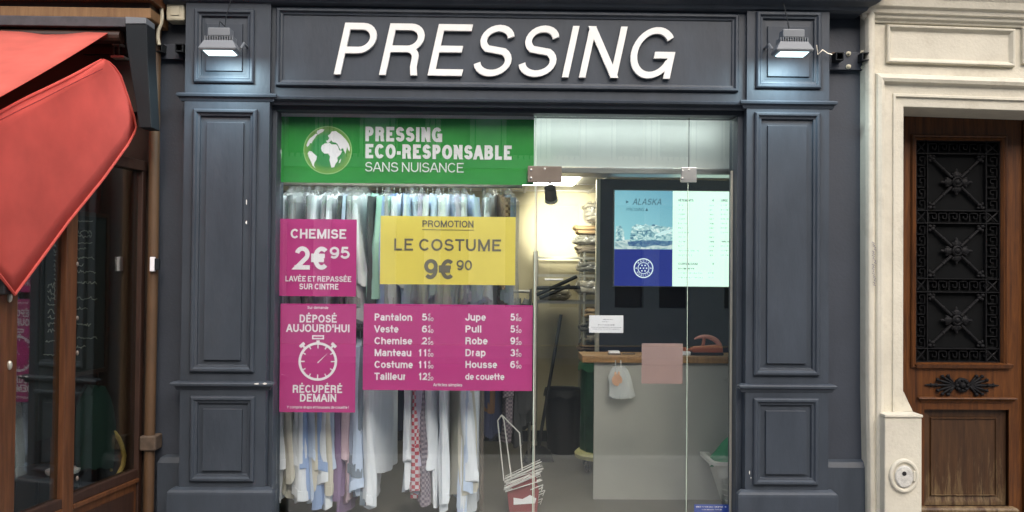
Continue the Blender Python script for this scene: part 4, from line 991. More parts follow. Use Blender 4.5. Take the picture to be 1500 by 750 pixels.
def garment(px, row, colr, film, wide, L, label, group, y0=None, cat='shirt', hz=None, turn=None):
    y = YR if y0 is None else y0; zr = rz[row] if hz is None else hz
    x = P(px, 300 if row == 0 else 640, y-.22).x
    t_ = thing('hanging_'+('coat' if cat == 'coat' else 'shirt'), label, cat, (x, y, zr-L-.10), group)
    ph = [rnd.random()*6.28 for _ in range(8)]; zt_ = zr-.05; a_ = .019+.012*wide
    m = MB(); lo_ = []; n = 22; K = 12
    for i in range(K+1):
        f_ = (i/K)**1.4; z = zt_-L*f_
        if f_ < .06: b_ = .06+.155*(f_/.06)**.8; a = a_*(.7+.3*f_/.06); zz = z-.0
        else: b_ = .215+.012*math.sin(5*f_+ph[0]); a = a_*(1+.25*f_)
        l = []
        for k in range(n):
            an = 2*math.pi*k/n
            fx = .009*(.25+f_)*(math.sin(4*an+ph[1]+5*f_)+math.sin(7*an+ph[2]-4*f_))
            l.append((x+a*math.copysign(abs(math.cos(an))**.7, math.cos(an))+fx+.012*math.sin(2.2*f_+ph[3])*f_, y+b_*math.sin(an), z-(.02*abs(math.sin(an)) if f_ < .1 else 0)+(.05*math.cos(an+ph[4]) if i == K else 0)))
        lo_.append(l)
    m.loft(lo_).build('body', GM[colr], t_, smooth=True)
    # the sleeve nearest the window
    m = MB(); lo_ = []; SL = L*(.66+.30*rnd.random()); K = 11; dx = (rnd.random()-.5)*.05*(1+wide)
    sa = .015+.020*wide
    for i in range(K+1):
        f_ = i/K; z = zt_-.045-SL*f_; a = sa*(.80+.35*f_); b_ = .052-.014*f_
        l = []
        for k in range(20):
            an = 2*math.pi*k/20; fx = .007*(math.sin(3*an+ph[5]+4*f_)+.8*math.sin(7*an+ph[6]-5*f_))*(.4+.8*f_)
            l.append((x+dx*f_+a*math.copysign(abs(math.cos(an))**.8, math.cos(an))+fx, y-.205-.028*math.sin(math.pi*min(1, f_*1.2))+b_*math.sin(an), z+(.022*math.cos(an+ph[7]) if i == K else 0)))
        lo_.append(l)
    m.loft(lo_).build('sleeve', GM[colr], t_, smooth=True)
    if cat == 'shirt':
        zc_ = zt_-.045-SL; cf = [[(px_+(px_-x-dx)*.06, py_-.002, pz_-.002+q_) for px_, py_, pz_ in lo_[-1]] for q_ in (-.005, .055)]
        MB().loft(cf).build('cuff', GM[colr], t_, smooth=True)
    MB().tube([(x, y+.0, zt_-.03), (x, y, zr-.02), (x+.0, y+.018, zr+.012), (x, y+.004, zr+.024), (x, y-.014, zr+.014)], .0025, 5).build('hanger_hook', M['wire'], t_)
    if film:
        m = MB(); lo_ = []; K = 9; LL = L+.06+.05*rnd.random()
        for i in range(K+1):
            f_ = i/K; z = zt_+.03-LL*f_; g = min(1, f_/.08); b_ = .05+.21*g; a = (.010+(a_+.020)*g)*(1+.25*f_)
            lo_.append([(x+a*math.cos(2*math.pi*k/16)+.010*math.sin(3*k+ph[1]+4*f_)*g, y-.012+b_*math.sin(2*math.pi*k/16), z+.01*math.sin(k*2.)) for k in range(16)])
        m.loft(lo_, True, False, False).build('plastic_cover', M['film'], t_, smooth=True)
    t_.rotation_euler = (0, 0, turn if turn is not None else (rnd.random()-.5)*.5)
    return t_
UP = [(414, 'grey', 1), (424, 'white', 1), (433, 'grey', 1), (442, 'white', 1), (451, 'grey', 0), (461, 'dark', 1), (470, 'white', 0), (481, 'grey', 1), (490, 'white', 1), (499, 'pale_blue', 0), (508, 'dark', 1), (517, 'grey', 1), (529, 'white', 1), (553, 'dark', 0), (563, 'grey', 1), (571, 'blue', 0), (580, 'white', 0), (589, 'pale_blue', 0), (597, 'pale_blue', 1), (606, 'white', 0), (614, 'lilac', 1), (622, 'white', 0), (630, 'pale_blue', 0), (638, 'white', 1), (646, 'white', 0), (654, 'white', 0), (662, 'pale_blue', 1), (670, 'lilac', 0), (678, 'white', 1), (688, 'pale_blue', 0), (722, 'white', 1), (734, 'print', 0), (744, 'slate', 1)]
LO = [(413, 'white', 0), (421, 'cream', 0), (429, 'white', 0), (436, 'blue', 0), (446, 'white', 0), (455, 'cream', 0), (463, 'pale_blue', 0), (471, 'blue', 0), (480, 'white', 0), (488, 'cream', 0), (496, 'pale_blue', 0), (504, 'pink', 0), (511, 'purple', 0), (518, 'pale_blue', 0), (526, 'slate', 0), (538, 'white', 0), (600, 'white', 0), (611, 'lilac', 0), (620, 'check', 0), (630, 'plaid', 0), (641, 'white', 0), (653, 'white', 0), (676, 'pale_blue', 0), (690, 'white', 0)]
ordw = 'first second third fourth fifth sixth seventh eighth ninth tenth eleventh twelfth thirteenth fourteenth fifteenth sixteenth seventeenth eighteenth nineteenth twentieth'.split()
def ordi(k, n):
    return (ordw[k]+' from the left end') if k < (n+1)//2 else (ordw[n-1-k]+' from the right end')
for k, (px, c, f_) in enumerate(UP):
    garment(px, 0, c, f_, rnd.random()*.8, .78+.1*rnd.random(), '%s %sshirt on the upper rail, %s' % (NAME[c], 'film covered ' if f_ else '', ordi(k, len(UP))), 'shirts on the upper rail')
for k, (px, c, f_) in enumerate(LO):
    garment(px, 1, c, f_, .3+rnd.random()*.9, .98+.10*rnd.random(), '%s %sshirt on the lower rail, %s' % (NAME[c], 'film covered ' if f_ else '', ordi(k, len(LO))), 'shirts on the lower rail')
garment(545, 0, 'mint', 0, 2.2, .80, 'mint green coat with a broad sleeve between the two top posters', 'shirts on the upper rail', cat='coat', turn=.35)
garment(553, 1, 'white', 0, 1.5, .84, 'white shirt with a big loose cuff below the price list', 'shirts on the lower rail', turn=-.3)
garment(665, 1, 'cream', 0, 1.5, .98, 'long cream shirt with a wide sleeve on the lower rail', 'shirts on the lower rail', turn=.3)
# second rail further in with dark suits
r2 = thing('clothes_rail', 'low clothes rail of dark suits standing deeper in the shop', 'clothes rail', (-.5, 2.0, 0))
qx0, qx1 = P(405, 560, 2.0).x, P(776, 560, 2.0).x
MB().tube([(qx0, 2.0, 1.42), (qx1, 2.0, 1.42)], .013, 8).build('rail', M['steel'], r2)
for x in (qx0, qx1): MB().tube([(x, 2.0, 0), (x, 2.0, 1.44)], .013, 8).build('upright', M['steel'], r2)
nS = 26
for k in range(nS):
    px = 410+k*(772-410)/(nS-1)
    garment(px, 1, ('dark', 'navy', 'dark', 'brown', 'plaid')[(k*3) % 5], 0, .9+.6*rnd.random(), 1.0+.18*rnd.random(), 'dark suit jacket on the deeper rail, %s' % ordi(k, nS), 'dark suits on the deeper rail', y0=2.0, cat='coat', hz=1.42)

r3 = thing('clothes_rail', 'high clothes rail of dark coats added as a dark backdrop behind the upper shirts at the left', 'clothes rail', (-1.2, 1.25, 0))  # invented rail and coats, added to darken the space behind the upper shirts
qx0, qx1 = P(404, 300, 1.25).x, P(602, 300, 1.25).x
MB().tube([(qx0, 1.25, 2.16), (qx1, 1.25, 2.16)], .013, 8).build('rail', M['rust'], r3)
for x in (qx0, qx1): MB().tube([(x, 1.25, 0), (x, 1.25, 2.18)], .013, 8).build('upright', M['steel'], r3)
for k in range(15):
    garment(408+k*12.4, 0, ('dark', 'slate', 'dark', 'navy', 'brown')[(k*3) % 5], 0, 1.6+.6*rnd.random(), .95+.15*rnd.random(), 'dark coat added as backdrop on the high rail behind the upper shirts, %s' % ordi(k, 15), 'dark backdrop coats added on the high rail', y0=1.25, cat='coat', hz=2.14)

# bundle of wire hangers in a red card box on the floor
yb = .62
hbx = thing('hanger_box', 'slanting red card box stuffed with white wire hangers by the door', 'box', (P(765, 745, yb).x, yb, 0))
b0, b1 = P(741, 748, yb), P(790, 735, yb)
def slab(pts, y0, y1): return MB().prism([(P(a, b, yb).x, P(a, b, yb).z) for a, b in pts], y0, y1)
slab([(746, 750.5), (742.5, 717), (784, 693), (789, 716), (786, 750.5)], yb-.05, yb+.14).build('box', M['red_card'], hbx, bevel=.003)
slab([(752, 736), (752, 726), (765, 728), (776, 722), (785, 727), (783, 734)], yb-.056, yb-.052).build('label_paper', M['paper'], hbx)
for k in range(16):
    y = yb-.075+.014*k; o_ = .25*k+rnd.random()*1.5
    a, b_ = P(737.5+.2*k, 717-o_*3.2, yb), P(787+rnd.random()*8, 694-o_*3.6, yb)
    e_ = -.035-.02*rnd.random()
    MB().tube([(a.x, y, a.z), (b_.x, y, b_.z), (b_.x+.012, y, b_.z+e_), (a.x+.010, y, a.z-.012)], .0027, 5).build('hanger', M['white_wire'] if k % 3 else M['wire'], hbx)
for k in range(7):
    a, b_ = P(783, 714+k*5, yb), P(790+rnd.random()*9, 706+k*5.2, yb); MB().tube([(a.x-.03, yb+.02*k-.06, a.z), (b_.x, yb+.02*k-.07, b_.z), (b_.x-.01, yb+.02*k-.07, b_.z-.02)], .0030, 5).build('hanger', M['white_wire'], hbx)
wf = [((738, 704), (729, 616), (735, 608)), ((749, 700), (738, 615), (735, 608)), ((765, 690), (761, 634), (735, 608))]
m = MB()
for (a, b_, c_) in wf:
    m.tube([P(*a, yb), P(*b_, yb), P(*c_, yb+.01)], .0045, 6)
m.build('wire_handle', M['white_wire'], hbx)

# ================================================================== THE CAFE ON THE LEFT: glazed terrace screen and red awnings
KX = .172; XA = P(213, 500, 0).x
def TP(px, py, off=0.0):
    """photo point on the terrace side screen; off = metres behind its face"""
    d = _f + _r*((px-750)/FPX) + _u*((375-py)/FPX)
    t_ = (XA-off+KX*CAM.y-CAM.x)/(d.x-KX*d.y)
    return CAM+d*t_
def slabT(mb, y0, y1, z0, z1, o0, o1):
    f = lambda y, o: XA+KX*y-o
    v_ = [(f(y0, o0), y0), (f(y1, o0), y1), (f(y1, o1), y1), (f(y0, o1), y0)]
    return mb.loft([[(a, b, z0) for a, b in v_], [(a, b, z1) for a, b in v_]])
ysA, ysB = TP(22, 500).y, TP(-26, 500).y
ym0, ym1 = TP(93, 500).y, TP(109, 500).y
yw0 = -.03
zg = TP(165, 701).z; ZT = 2.22
ts = thing('terrace_screen', 'brown timber glazed side screen of the cafe terrace', 'screen', (XA+KX*-.5, -.5, 0))
cp = slabT(MB(), ysB, ysA, 0, ZT, -.012, .07).build('corner_post', M['cafe_wood'], ts, bevel=.006)
for py in (436, 535):
    c = TP(9, py); MB().blob((c.x+.016, c.y, c.z), .012, .012, .022, 10, 6).build('hook', M['alu'], cp)
mu = slabT(MB(), ym0, ym1, 0, ZT, -.010, .06).build('mullion', M['cafe_wood'], ts, bevel=.005)
for py in (387, 466, 517, 701):
    c = TP(109, py); MB().blob((c.x+.012, c.y+.005, c.z), .008, .008, .013, 8, 5).build('catch', M['brown_metal'], mu)
slabT(MB(), yw0-.035, yw0, 0, ZT, -.008, .06).build('end_post', M['cafe_dark'], ts, bevel=.004)
for y0, y1 in ((ysA+.001, ym0-.001), (ym1+.001, yw0-.036)):
    rl = slabT(MB(), y0, y1, zg-.05, zg, -.008, .05).build('bottom_rail', M['cafe_dark'], ts, bevel=.004)
    slabT(MB(), y0, y1, zg-.075, zg-.0505, -.016, .05).build('bead', M['cafe_wood'], rl, bevel=.004)
    pnl = slabT(MB(), y0, y1, 0, zg-.076, .004, .04).build('lower_panel', M['cafe_wood'], ts)
    slabT(MB(), y0+.03, y1-.03, .05, zg-.12, -.004, .003).build('raised_field', M['cafe_dark'], pnl, bevel=.003)
    slabT(MB(), y0, y1, zg+.001, ZT-.06, .018, .024).build('pane', M['glass_dark'], ts)
slabT(MB(), ysB, yw0, ZT-.06, ZT, -.014, .07).build('top_rail', M['cafe_dark'], ts, bevel=.004)
# unseen street side of the terrace, added to keep its inside dark
xc = XA+KX*ysB
tf = thing('terrace_glazing', 'unseen brown timber and glass street side added to close off the cafe terrace', 'screen', (xc-1.5, ysB, 0))
MB().box(xc-4, xc-.07, ysB, ysB+.06, 0, zg-.08).build('lower_panel', M['cafe_wood'], tf)
for k in range(4): MB().box(xc-1.05-k, xc-.97-k, ysB-.005, ysB+.065, zg-.08, ZT).build('mullion', M['cafe_wood'], tf)
MB().box(xc-4, xc-.07, ysB+.025, ysB+.033, zg-.079, ZT-.06).build('pane', M['glass_dark'], tf)
MB().box(xc-4, xc-.07, ysB, ysB+.06, ZT-.059, ZT).build('top_rail', M['cafe_dark'], tf)
# cafe house front
cf = thing('cafe_facade', 'dark brown timber cafe front behind the terrace glass', 'cafe front', (-4.2, .1, 0))
xcr = P(226, 375, 0).x
MB().box(-8, xcr, .0, .5, 0, 3.02).build('wall', M['cafe_inside'], cf)
for k in range(5): MB().box(XA-.35-k*.8, XA-.27-k*.8, -.02, -.001, .1, 2.75).build('pilaster', M['cafe_dark'], cf)
za_ = P(100, 25, -.24).z; zb_ = P(100, 10, -.24).z
MB().box(-8, P(221, 18, -.24).x, -.24, .5, za_, zb_).build('beam', M['ochre'], cf, bevel=.006)
MB().box(-8, P(219, 5, -.22).x, -.215, .5, zb_+.001, zb_+.036).build('dark_board', M['cafe_dark'], cf)  # dark brown band between the beam and the top board
MB().box(-8, P(222, 1, -.27).x, -.27, .5, zb_+.037, zb_+.30).build('top_board', M['cafe_wood'], cf, bevel=.006)
MB().box(-8, P(214, 60, -.06).x, -.06, -.001, za_-.5, za_-.001).build('soffit_board', M['cafe_inside'], cf)
ff = struct('cafe_floor', MB().box(-8, xc+.3, ysB+.065, -.001, .001, .012), M['cafe_inside'])
# awning over the terrace
aw = thing('awning', 'red canvas awning sloping down from the ochre beam over the cafe terrace', 'awning', (-3.5, -.3, P(60, 30, -.3).z))
q0, q1 = P(0, 38, -.31), P(184, 23, -.31)
zr0, zr1 = P(90, 38, -.31).z, P(90, 23.5, -.31).z
MB().box(-7, q1.x, -.31, -.2, zr0, zr1).build('cassette', mat('cassette_metal', (.055, .052, .058), .55, .1, var=.3, scale=14, dirt=.4), aw, bevel=.004)
E1 = P(158, 50, -.30); XE = E1.x
d = _f + _r*((0-750)/FPX) + _u*((375-140)/FPX); t_ = (XE-CAM.x)/d.x; E2 = CAM+d*t_
slope = (E2.z-E1.z)/(E2.y-E1.y)
lo_ = []
for i in range(13):
    f_ = i/12; y = E1.y+(-1.75-E1.y)*f_; z = E1.z+slope*(y-E1.y)
    l = []
    for k in range(40):
        g = k/39; x = XE-4.6*g
        sag = -.018*math.sin(math.pi*f_)*(1-.5*math.cos(g*14))+(.010*math.sin(g*60+.6)*(1-f_)**6)
        l.append((x, y, z+sag))
    lo_.append(l)
top_ = MB().loft(lo_, False, False, False).build('canvas', M['red'], aw, smooth=True)
sd_ = top_.modifiers.new('thickness', 'SOLIDIFY'); sd_.thickness = .002
f0 = Vector((XE, -1.75, E1.z+slope*(-1.75-E1.y)))
MB().box(XE-4.6, XE+.005, -1.79, -1.74, f0.z-.03, f0.z+.035).build('front_bar', M['grey_metal'], aw, bevel=.006)
sc_ = MB(); q = P(85, 62, -.28)
MB().tube([(-7, -.26, zr0-.045), (XE+.06, -.26, zr0-.045)], .038, 14).build('roller', M['cafe_dark'], aw)
# steel bracket arm at its end
bb = thing('awning_bracket', 'dark grey steel bracket plate at the right end of the awning', 'bracket', (P(203, 187, -.24).x, -.24, P(203, 187, -.24).z))
prof = [(184, 35), (215, 35), (216.5, 90), (222, 187), (203.5, 187), (197, 140), (190, 95), (185, 65)]
MB().prism([(P(a, b, -.32).x, P(a, b, -.32).z) for a, b in prof], -.32, -.20).build('plate', M['dark_metal'], bb, bevel=.004)
MB().prism([(P(a, b, -.322).x, P(a, b, -.322).z) for a, b in [(184, 24.5), (214, 26), (214, 34.6), (184, 34.6)]], -.324, -.20).build('end_cap', M['grey_metal'], bb, bevel=.002)
cr = thing('wall_bracket', 'small rusty clamp on the dark boards beneath the awning roller', 'bracket', tuple(P(170, 78, -.1)))
x0, x1, z0, z1 = RC(120, 69, 184, 79, -.10); MB().box(x0, x1, -.10, -.062, z0, z1).build('strap', M['cafe_dark'], cr)
x0, x1, z0, z1 = RC(164, 62, 176, 66, -.13); MB().box(x0, x1, -.13, -.062, z0, z1).build('jaw', M['alu'], cr)
for a in (166.5, 174): A, B = P(a, 66, -.12), P(a, 84, -.12); MB().tube([A, B], .006, 8).build('bolt', M['rust'], cr)
x0, x1, z0, z1 = RC(162, 81, 181, 84, -.13); MB().box(x0, x1, -.13, -.062, z0, z1).build('jaw', M['alu'], cr)
# red side curtain of the terrace (in front of the glass)
OFF = -.075
outl = [(150, 88), (157, 91), (166, 99), (175, 111), (188, 146), (197, 172), (200, 186), (197, 195), (186, 213), (150, 261), (100, 327), (60, 379), (20, 431), (-4, 398)]
upl = [(150, 88), (143, 91.5), (135, 95.5), (127, 99.5), (116, 105), (104, 111), (92, 117), (80, 123.2), (66, 130.5), (50, 138.6), (28, 150), (0, 164), (-30, 178), (-75, 200)]
nU = 9; lo_ = []
for a, b_ in zip(outl, upl):
    l = []
    for k in range(nU):
        g = k/(nU-1); u = a[0]+(b_[0]-a[0])*g; v_ = a[1]+(b_[1]-a[1])*g
        p_ = TP(u, v_, OFF); l.append(p_+Vector((.016*math.sin(math.pi*g)**.6+.006*math.sin(u*.05+g*3), 0, 0)))
    lo_.append(l)
sc1 = thing('side_curtain', 'red canvas side curtain hanging over the terrace glass under the awning', 'awning', tuple(lo_[-2][0]))
c1 = MB().loft(lo_[:], False, False, False).build('canvas', M['red2'], sc1, smooth=True)
sd_ = c1.modifiers.new('thickness', 'SOLIDIFY'); sd_.thickness = .003
MB().tube([l[0] for l in lo_], .008, 6).build('hem', M['red2'], sc1, smooth=True)
MB().tube([l[-1] for l in lo_], .007, 6).build('hem', M['red2'], sc1, smooth=True)
st_ = MB()
for i in range(len(lo_)-1):
    a, b_ = lo_[i], lo_[i+1]; w0 = [Vector(p)+Vector((.004, 0, 0)) for p in (a[nU-2], b_[nU-2])]
ca = TP(8, 418, -.03); 
x_, y_ = XA+KX*ca.y+.03, ca.y
MB().box(x_-.12, x_+.03, y_-.06, y_+.05, TP(8, 431, -.03).z, TP(8, 406, -.03).z).build('catch_box', M['black'], sc1, bevel=.006)
# seam line following the fold of the curtain
sm = MB(); sp_ = [TP(a, b_, OFF-.028) for a, b_ in [(150, 101), (125, 113), (95, 128), (60, 146), (25, 163), (0, 176)]]
sm.tube(sp_, .0025, 5).build('seam', mat('red_seam', (.25, .02, .02), .9), sc1)
# chalkboards behind the panes
def scribble(mb, px0, py0, px1, off, n, amp, seed):
    rr = random.Random(seed); pts = []
    for i in range(n+1):
        pts.append(TP(px0+(px1-px0)*i/n, py0+amp*(rr.random()-.5)*2, off))
    mb.tube(pts, .0022, 4)
def chalk(name, label, pxa, pxb, pya, pyb, off, lines, frame):
    ya, yb_ = TP(pxa, (pya+pyb)/2, off).y, TP(pxb, (pya+pyb)/2, off).y; zc0, zc1 = TP((pxa+pxb)/2, pyb, off).z, TP((pxa+pxb)/2, pya, off).z
    t_ = thing(name, label, 'chalkboard', (XA+KX*ya-off, ya, zc0))
    slabT(MB(), ya, yb_, zc0, zc1, off, off+.02).build('board', M['chalkboard'], t_)
    if frame:
        for a in ((ya, ya+.02, zc0, zc1), (yb_-.02, yb_, zc0, zc1), (ya+.021, yb_-.021, zc0, zc0+.022), (ya+.021, yb_-.021, zc1-.022, zc1)): slabT(MB(), a[0], a[1], a[2], a[3], off-.008, off-.0005).build('frame', M['cafe_dark'], t_)
    m = MB()
    for i, (a, b_, py, am) in enumerate(lines): scribble(m, a, py, b_, off-.004, max(4, int((b_-a)/1.6)), am, i+int(pxa))
    o = m.build('chalk_marks', M['chalk'], t_)
chalk('chalkboard', 'chalkboard menu with white scrawl behind the second terrace pane', 106, 157, 311, 548, .05,
      [(112, 136, 324, 1), (112, 135, 356, 1), (114, 134, 340, 3), (114, 134, 346, 3), (112, 126, 365, 3), (112, 138, 378, 2.5), (112, 122, 388, 2.5), (113, 140, 398, 2.5), (111, 142, 414, 2), (112, 142, 437, 2.5), (112, 128, 452, 2.5), (112, 133, 476, 2.5), (113, 142, 495, 2), (112, 125, 508, 2.5)], True)
chalk('chalkboard', 'narrow chalkboard with a column of writing behind the first terrace pane', 58, 94, 330, 640, .05,
      [(79, 84, 360+i*7, 3.5) for i in range(12)]+[(70, 84, 418+i*9.5, 4) for i in range(8)]+[(67, 84, 500, 1.5), (64, 80, 520, 1.5)], False)
# cane chair with a dark green jacket
c = TP(150, 700, .12)
ch = thing('cafe_chair', 'bistro chair with a curved yellow cane back behind the terrace glass', 'chair', (c.x, c.y, 0))
hp = [TP(164, 632, .10), TP(168, 634, .10), TP(174, 642, .10), TP(179, 654, .10), TP(182, 668, .10), TP(180, 682, .10), TP(174, 694, .10), TP(170, 700, .10)]
MB().tube(hp, .013, 8).build('back_hoop', M['cane'], ch, smooth=True)
MB().tube([TP(164, 640, .10), TP(162, 660, .10), TP(163, 690, .10)], .008, 6).build('back_cane', M['cane'], ch, smooth=True)
MB().lathe((c.x-.25, c.y-.12, .44), [(.16, 0), (.2, .008), (.2, .028), (.17, .032)], 20).build('seat', M['cafe_dark'], ch)
for a in (45, 135, 225, 315): MB().tube([(c.x-.25+.16*math.cos(R(a)), c.y-.12+.16*math.sin(R(a)), .44), (c.x-.25+.2*math.cos(R(a)), c.y-.12+.2*math.sin(R(a)), .013)], .012, 6).build('leg', M['cafe_dark'], ch)
jk = []
for i in range(9):
    f_ = i/8; py = 566+f_*120; wd = (10, 20, 25, 26, 27, 27, 26, 26, 25)[i]
    A, B = TP(139-wd, py, .12), TP(139+wd, py, .12); mid = (A+B)/2; hw = (B-A).length/2; dr_ = (B-A).normalized(); nn_ = Vector((dr_.y, -dr_.x, 0)).normalized()
    jk.append([mid+dr_*hw*math.cos(2*math.pi*k/18)*(1+.06*math.sin(4*k+i))+nn_*.05*math.sin(2*math.pi*k/18)+Vector((0, 0, .01*math.sin(3*k))) for k in range(18)])
o = MB().loft(jk).build('jacket', M['green_coat'], None, smooth=True); tag(o, 'dark green jacket hung over the cane chair in the terrace', 'jacket')
c = TP(122, 684, .10)
tbl = thing('cafe_table', 'small round white cafe table behind the terrace glass', 'table', (c.x-.085, c.y-.05, 0))
MB().lathe((c.x-.085, c.y-.05, c.z), [(.08, -.02), (.085, -.01), (.085, 0), (.03, .001)], 32).build('table_top', M['print_white'], tbl)
MB().lathe((c.x-.085, c.y-.05, .013), [(.07, 0), (.07, .012), (.02, .03), (.018, c.z-.04), (.05, c.z-.034)], 16).build('pedestal', M['black'], tbl)

# ------------------------------------------------------------------ drainpipe, boxes and cut sign brackets
YPp = -.05
xp_ = P(223, 400, YPp).x
pp = thing('drainpipe', 'thin brown and ochre painted drainpipe between the cafe and the shop', 'pipe', (xp_, YPp, 0))
MB().tube([(xp_, YPp, 0), (xp_, YPp, .6), (xp_+.004, YPp, 1.6), (xp_, YPp, 2.4), (xp_-.002, YPp, 3.0)], .030, 14).build('pipe', M['pipe'], pp, smooth=True)
q = P(229, 647, YPp); MB().box(xp_-.042, xp_+.052, YPp-.045, YPp+.06, q.z-.045, q.z+.040).build('collar', M['rust'], pp, bevel=.008)
q = P(226, 387, YPp-.04); kb = thing('door_contact', 'tiny white and dark plastic box clipped on the drainpipe', 'box', (q.x, q.y, q.z-.04))
MB().box(q.x-.022, q.x+.004, q.y-.012, q.y+.012, q.z-.042, q.z+.042).build('case', M['print_white'], kb, bevel=.003)
MB().box(q.x+.0045, q.x+.030, q.y-.010, q.y+.014, q.z-.034, q.z+.034).build('cover', M['dark_metal'], kb, bevel=.003)
x0, x1, z0, z1 = RC(243, 2, 270, 30, -.08)
jb = thing('junction_box', 'beige electrical junction box high on the dark wall strip', 'junction box', ((x0+x1)/2, -.08, z0))
MB().box(x0, x1, -.08, .018, z0, z1).build('case', M['beige_plastic'], jb, bevel=.012)
MB().box(x0+.028, x1-.028, -.086, -.081, z0+.03, z1-.03).build('cover', M['beige_plastic'], jb, bevel=.003)
cb = MB().tube([P(a, b, -.10) for a, b in [(237, -6), (236, 8), (237.5, 24), (236, 34), (232, 44), (231, 55), (233, 66)]], .011, 8).build('hanging_cable', M['beige_plastic'], None, smooth=True)
tag(cb, 'pale loose cable running down beside the beige junction box', 'cable')
def sign_bracket(label, px0, px1, py0, py1, holes, bolts):
    x0, x1, z0, z1 = RC(px0, py0, px1, py1, -.02)
    t_ = thing('sign_bracket', label, 'bracket', ((x0+x1)/2, 0, z0))
    MB().box(x0, x1, -.014, .019, z0, z1).build('plate', M['slate_wall'], t_, bevel=.003)
    for (px, py, s) in holes:
        c = P(px, py, -.08); m = MB()
        for a in ((-s, s, -s, -s+.006), (-s, s, s-.006, s), (-s, -s+.006, -s+.006, s-.006), (s-.006, s, -s+.006, s-.006)): m.box(c.x+a[0], c.x+a[1], -.08, -.0145, c.z+a[2], c.z+a[3])
        m.build('tube_stub', M['dark_metal'], t_); MB().box(c.x-s+.007, c.x+s-.007, -.020, -.0145, c.z-s+.007, c.z+s-.007).build('tube_bore', M['black'], t_)
    for (px, py) in bolts:
        c = P(px, py, -.03); m = MB(); m.lathe((c.x, -.0145, c.z), [(.015, 0), (.015, .005), (.009, .006), (.009, .022), (.005, .024)], 8, 'y'); m.build('bolt', M['beige_plastic'] if px > 1240 else M['rust'], t_)
sign_bracket('cut off steel sign bracket beside the junction box', 228, 268, 64, 86, [(231.5, 69.5, .024), (262, 69.5, .024)], [])
br_ = sign_bracket('cut off steel sign bracket with bolts beside the cream doorway', 1216, 1275, 76, 102, [(1230.5, 82, .024), (1269, 82.5, .024)], [(1244, 78), (1244, 97), (1222, 79), (1265, 76), (1266, 98), (1268, 92)])
wr_ = MB().tube([P(a, b, -.13) for a, b in [(1196, 66), (1198, 80), (1205, 73), (1212, 78), (1219, 80)]], .003, 5)
o = wr_.build('loose_wire', M['alu'], None, smooth=True); tag(o, 'pale loose wires hanging from the right pilaster to the bolted bracket', 'wire')

# ================================================================== THE CREAM DOORWAY ON THE RIGHT
def settle(mb, x0):
    """the old lintel has dropped a little towards the right"""
    mb.v = [(x, y, z-.021*(x-x0)*max(0, min(1, (z-1.9)/.7))) for x, y, z in mb.v]; return mb
YD = -.085
X0 = P(1272, 300, YD).x; XI = P(1328, 300, YD).x; XJ = 2*P(1504, 375, .24).x-XI
zi = P(1328, 153.5, YD).z; zo = P(1283, 106, YD).z; xo = P(1283, 300, YD).x
ds = thing('door_surround', 'cream painted moulded stone surround of the old wooden door', 'doorway', ((XI+XJ)/2, .2, 0))
ZTOP = 5.2
w_ = MB()
w_.box(X0+.015, XI-.045, YD+.055, .6, 0, zi+.04); w_.box(XJ+.045, XJ+2.2, YD+.055, .6, 0, zi+.04)
settle(MB().box(X0+.015, XJ+2.2, YD+.055, .6, zi+.041, ZTOP), X0).build('upper_wall', M['cream'], ds)
w_.build('wall', M['cream'], ds)
# soft outer corner roll
pr = [(X0+.05, YD+.06), (X0+.012, YD+.058), (X0, YD+.07), (X0-.002, .03)]
MB().loft([[(x, y, z) for x, y in [(X0-.004+sft, .05), (X0-.004+sft, YD+.03), (X0+.006+sft, YD+.004), (X0+.026+sft, YD-.002), (X0+.046+sft, YD+.012), (X0+.055+sft, YD+.054), (X0+.055+sft, .05)]] for z, sft in ((0, .018), (.5, .012), (.9, .003), (2.0, 0), (zo+.5, -.004))]).build('corner_roll', M['cream'], ds, smooth=False, bevel=.006)
# architrave swept round the opening
wA = XI-xo
prf = [(0, .0), (0, .035), (.010, .058), (.030, .066), (.048, .058), (.056, .036), (.062, .030), (wA*.60, .026), (wA*.62, .036), (wA*.69, .036), (wA*.72, .022), (wA*.98, .018), (wA, .014), (wA, -.36)]
m = MB(); xe_ = XJ+wA
m.loft([[(xo+i, YD+.055-h, .0), (xo+i, YD+.055-h, zo-i*(zo-zi)/wA), (xe_-i, YD+.055-h, zo-i*(zo-zi)/wA), (xe_-i, YD+.055-h, .0)] for i, h in prf], False, False, False)
# split the legs so that the settling bends them smoothly
settle(m, X0).build('architrave', M['cream'], ds)
# base blocks
zbk = P(1325, 611, YD-.06).z
for s, (a, b_) in enumerate(((P(1296, 680, YD-.07).x, P(1350.5, 680, YD-.07).x), (2*((XI+XJ)/2)-P(1350.5, 680, YD-.07).x, 2*((XI+XJ)/2)-P(1296, 680, YD-.07).x))):
    q_ = MB(); hi = b_ if s == 0 else a
    q_.loft([[(a, YD-.07, 0), (b_, YD-.07, 0), (b_, .35, 0), (a, .35, 0)], [(a, YD-.07, zbk), (b_, YD-.07, zbk), (b_, .35, zbk), (a, .35, zbk)]])
    bl = q_.build('base_block', M['cream'], ds, bevel=.006)
    c_ = MB()
    c_.box(a-.003, b_+.003, YD-.078, .34, zbk+.0005, zbk+.016).build('ledge', M['cream'], ds, bevel=.003)
    c_ = MB()
    if s == 0: c_.prism([(XI-.01, zbk+.0165), (b_, zbk+.0165), (XI+.002, zbk+.135), (XI-.01, zbk+.135)], YD+.036, .335)
    else: c_.prism([(XJ+.01, zbk+.0165), (a, zbk+.0165), (XJ-.002, zbk+.135), (XJ+.01, zbk+.135)], YD+.036, .335)
    c_.build('chamfered_cap', M['cream'], ds, bevel=.003)
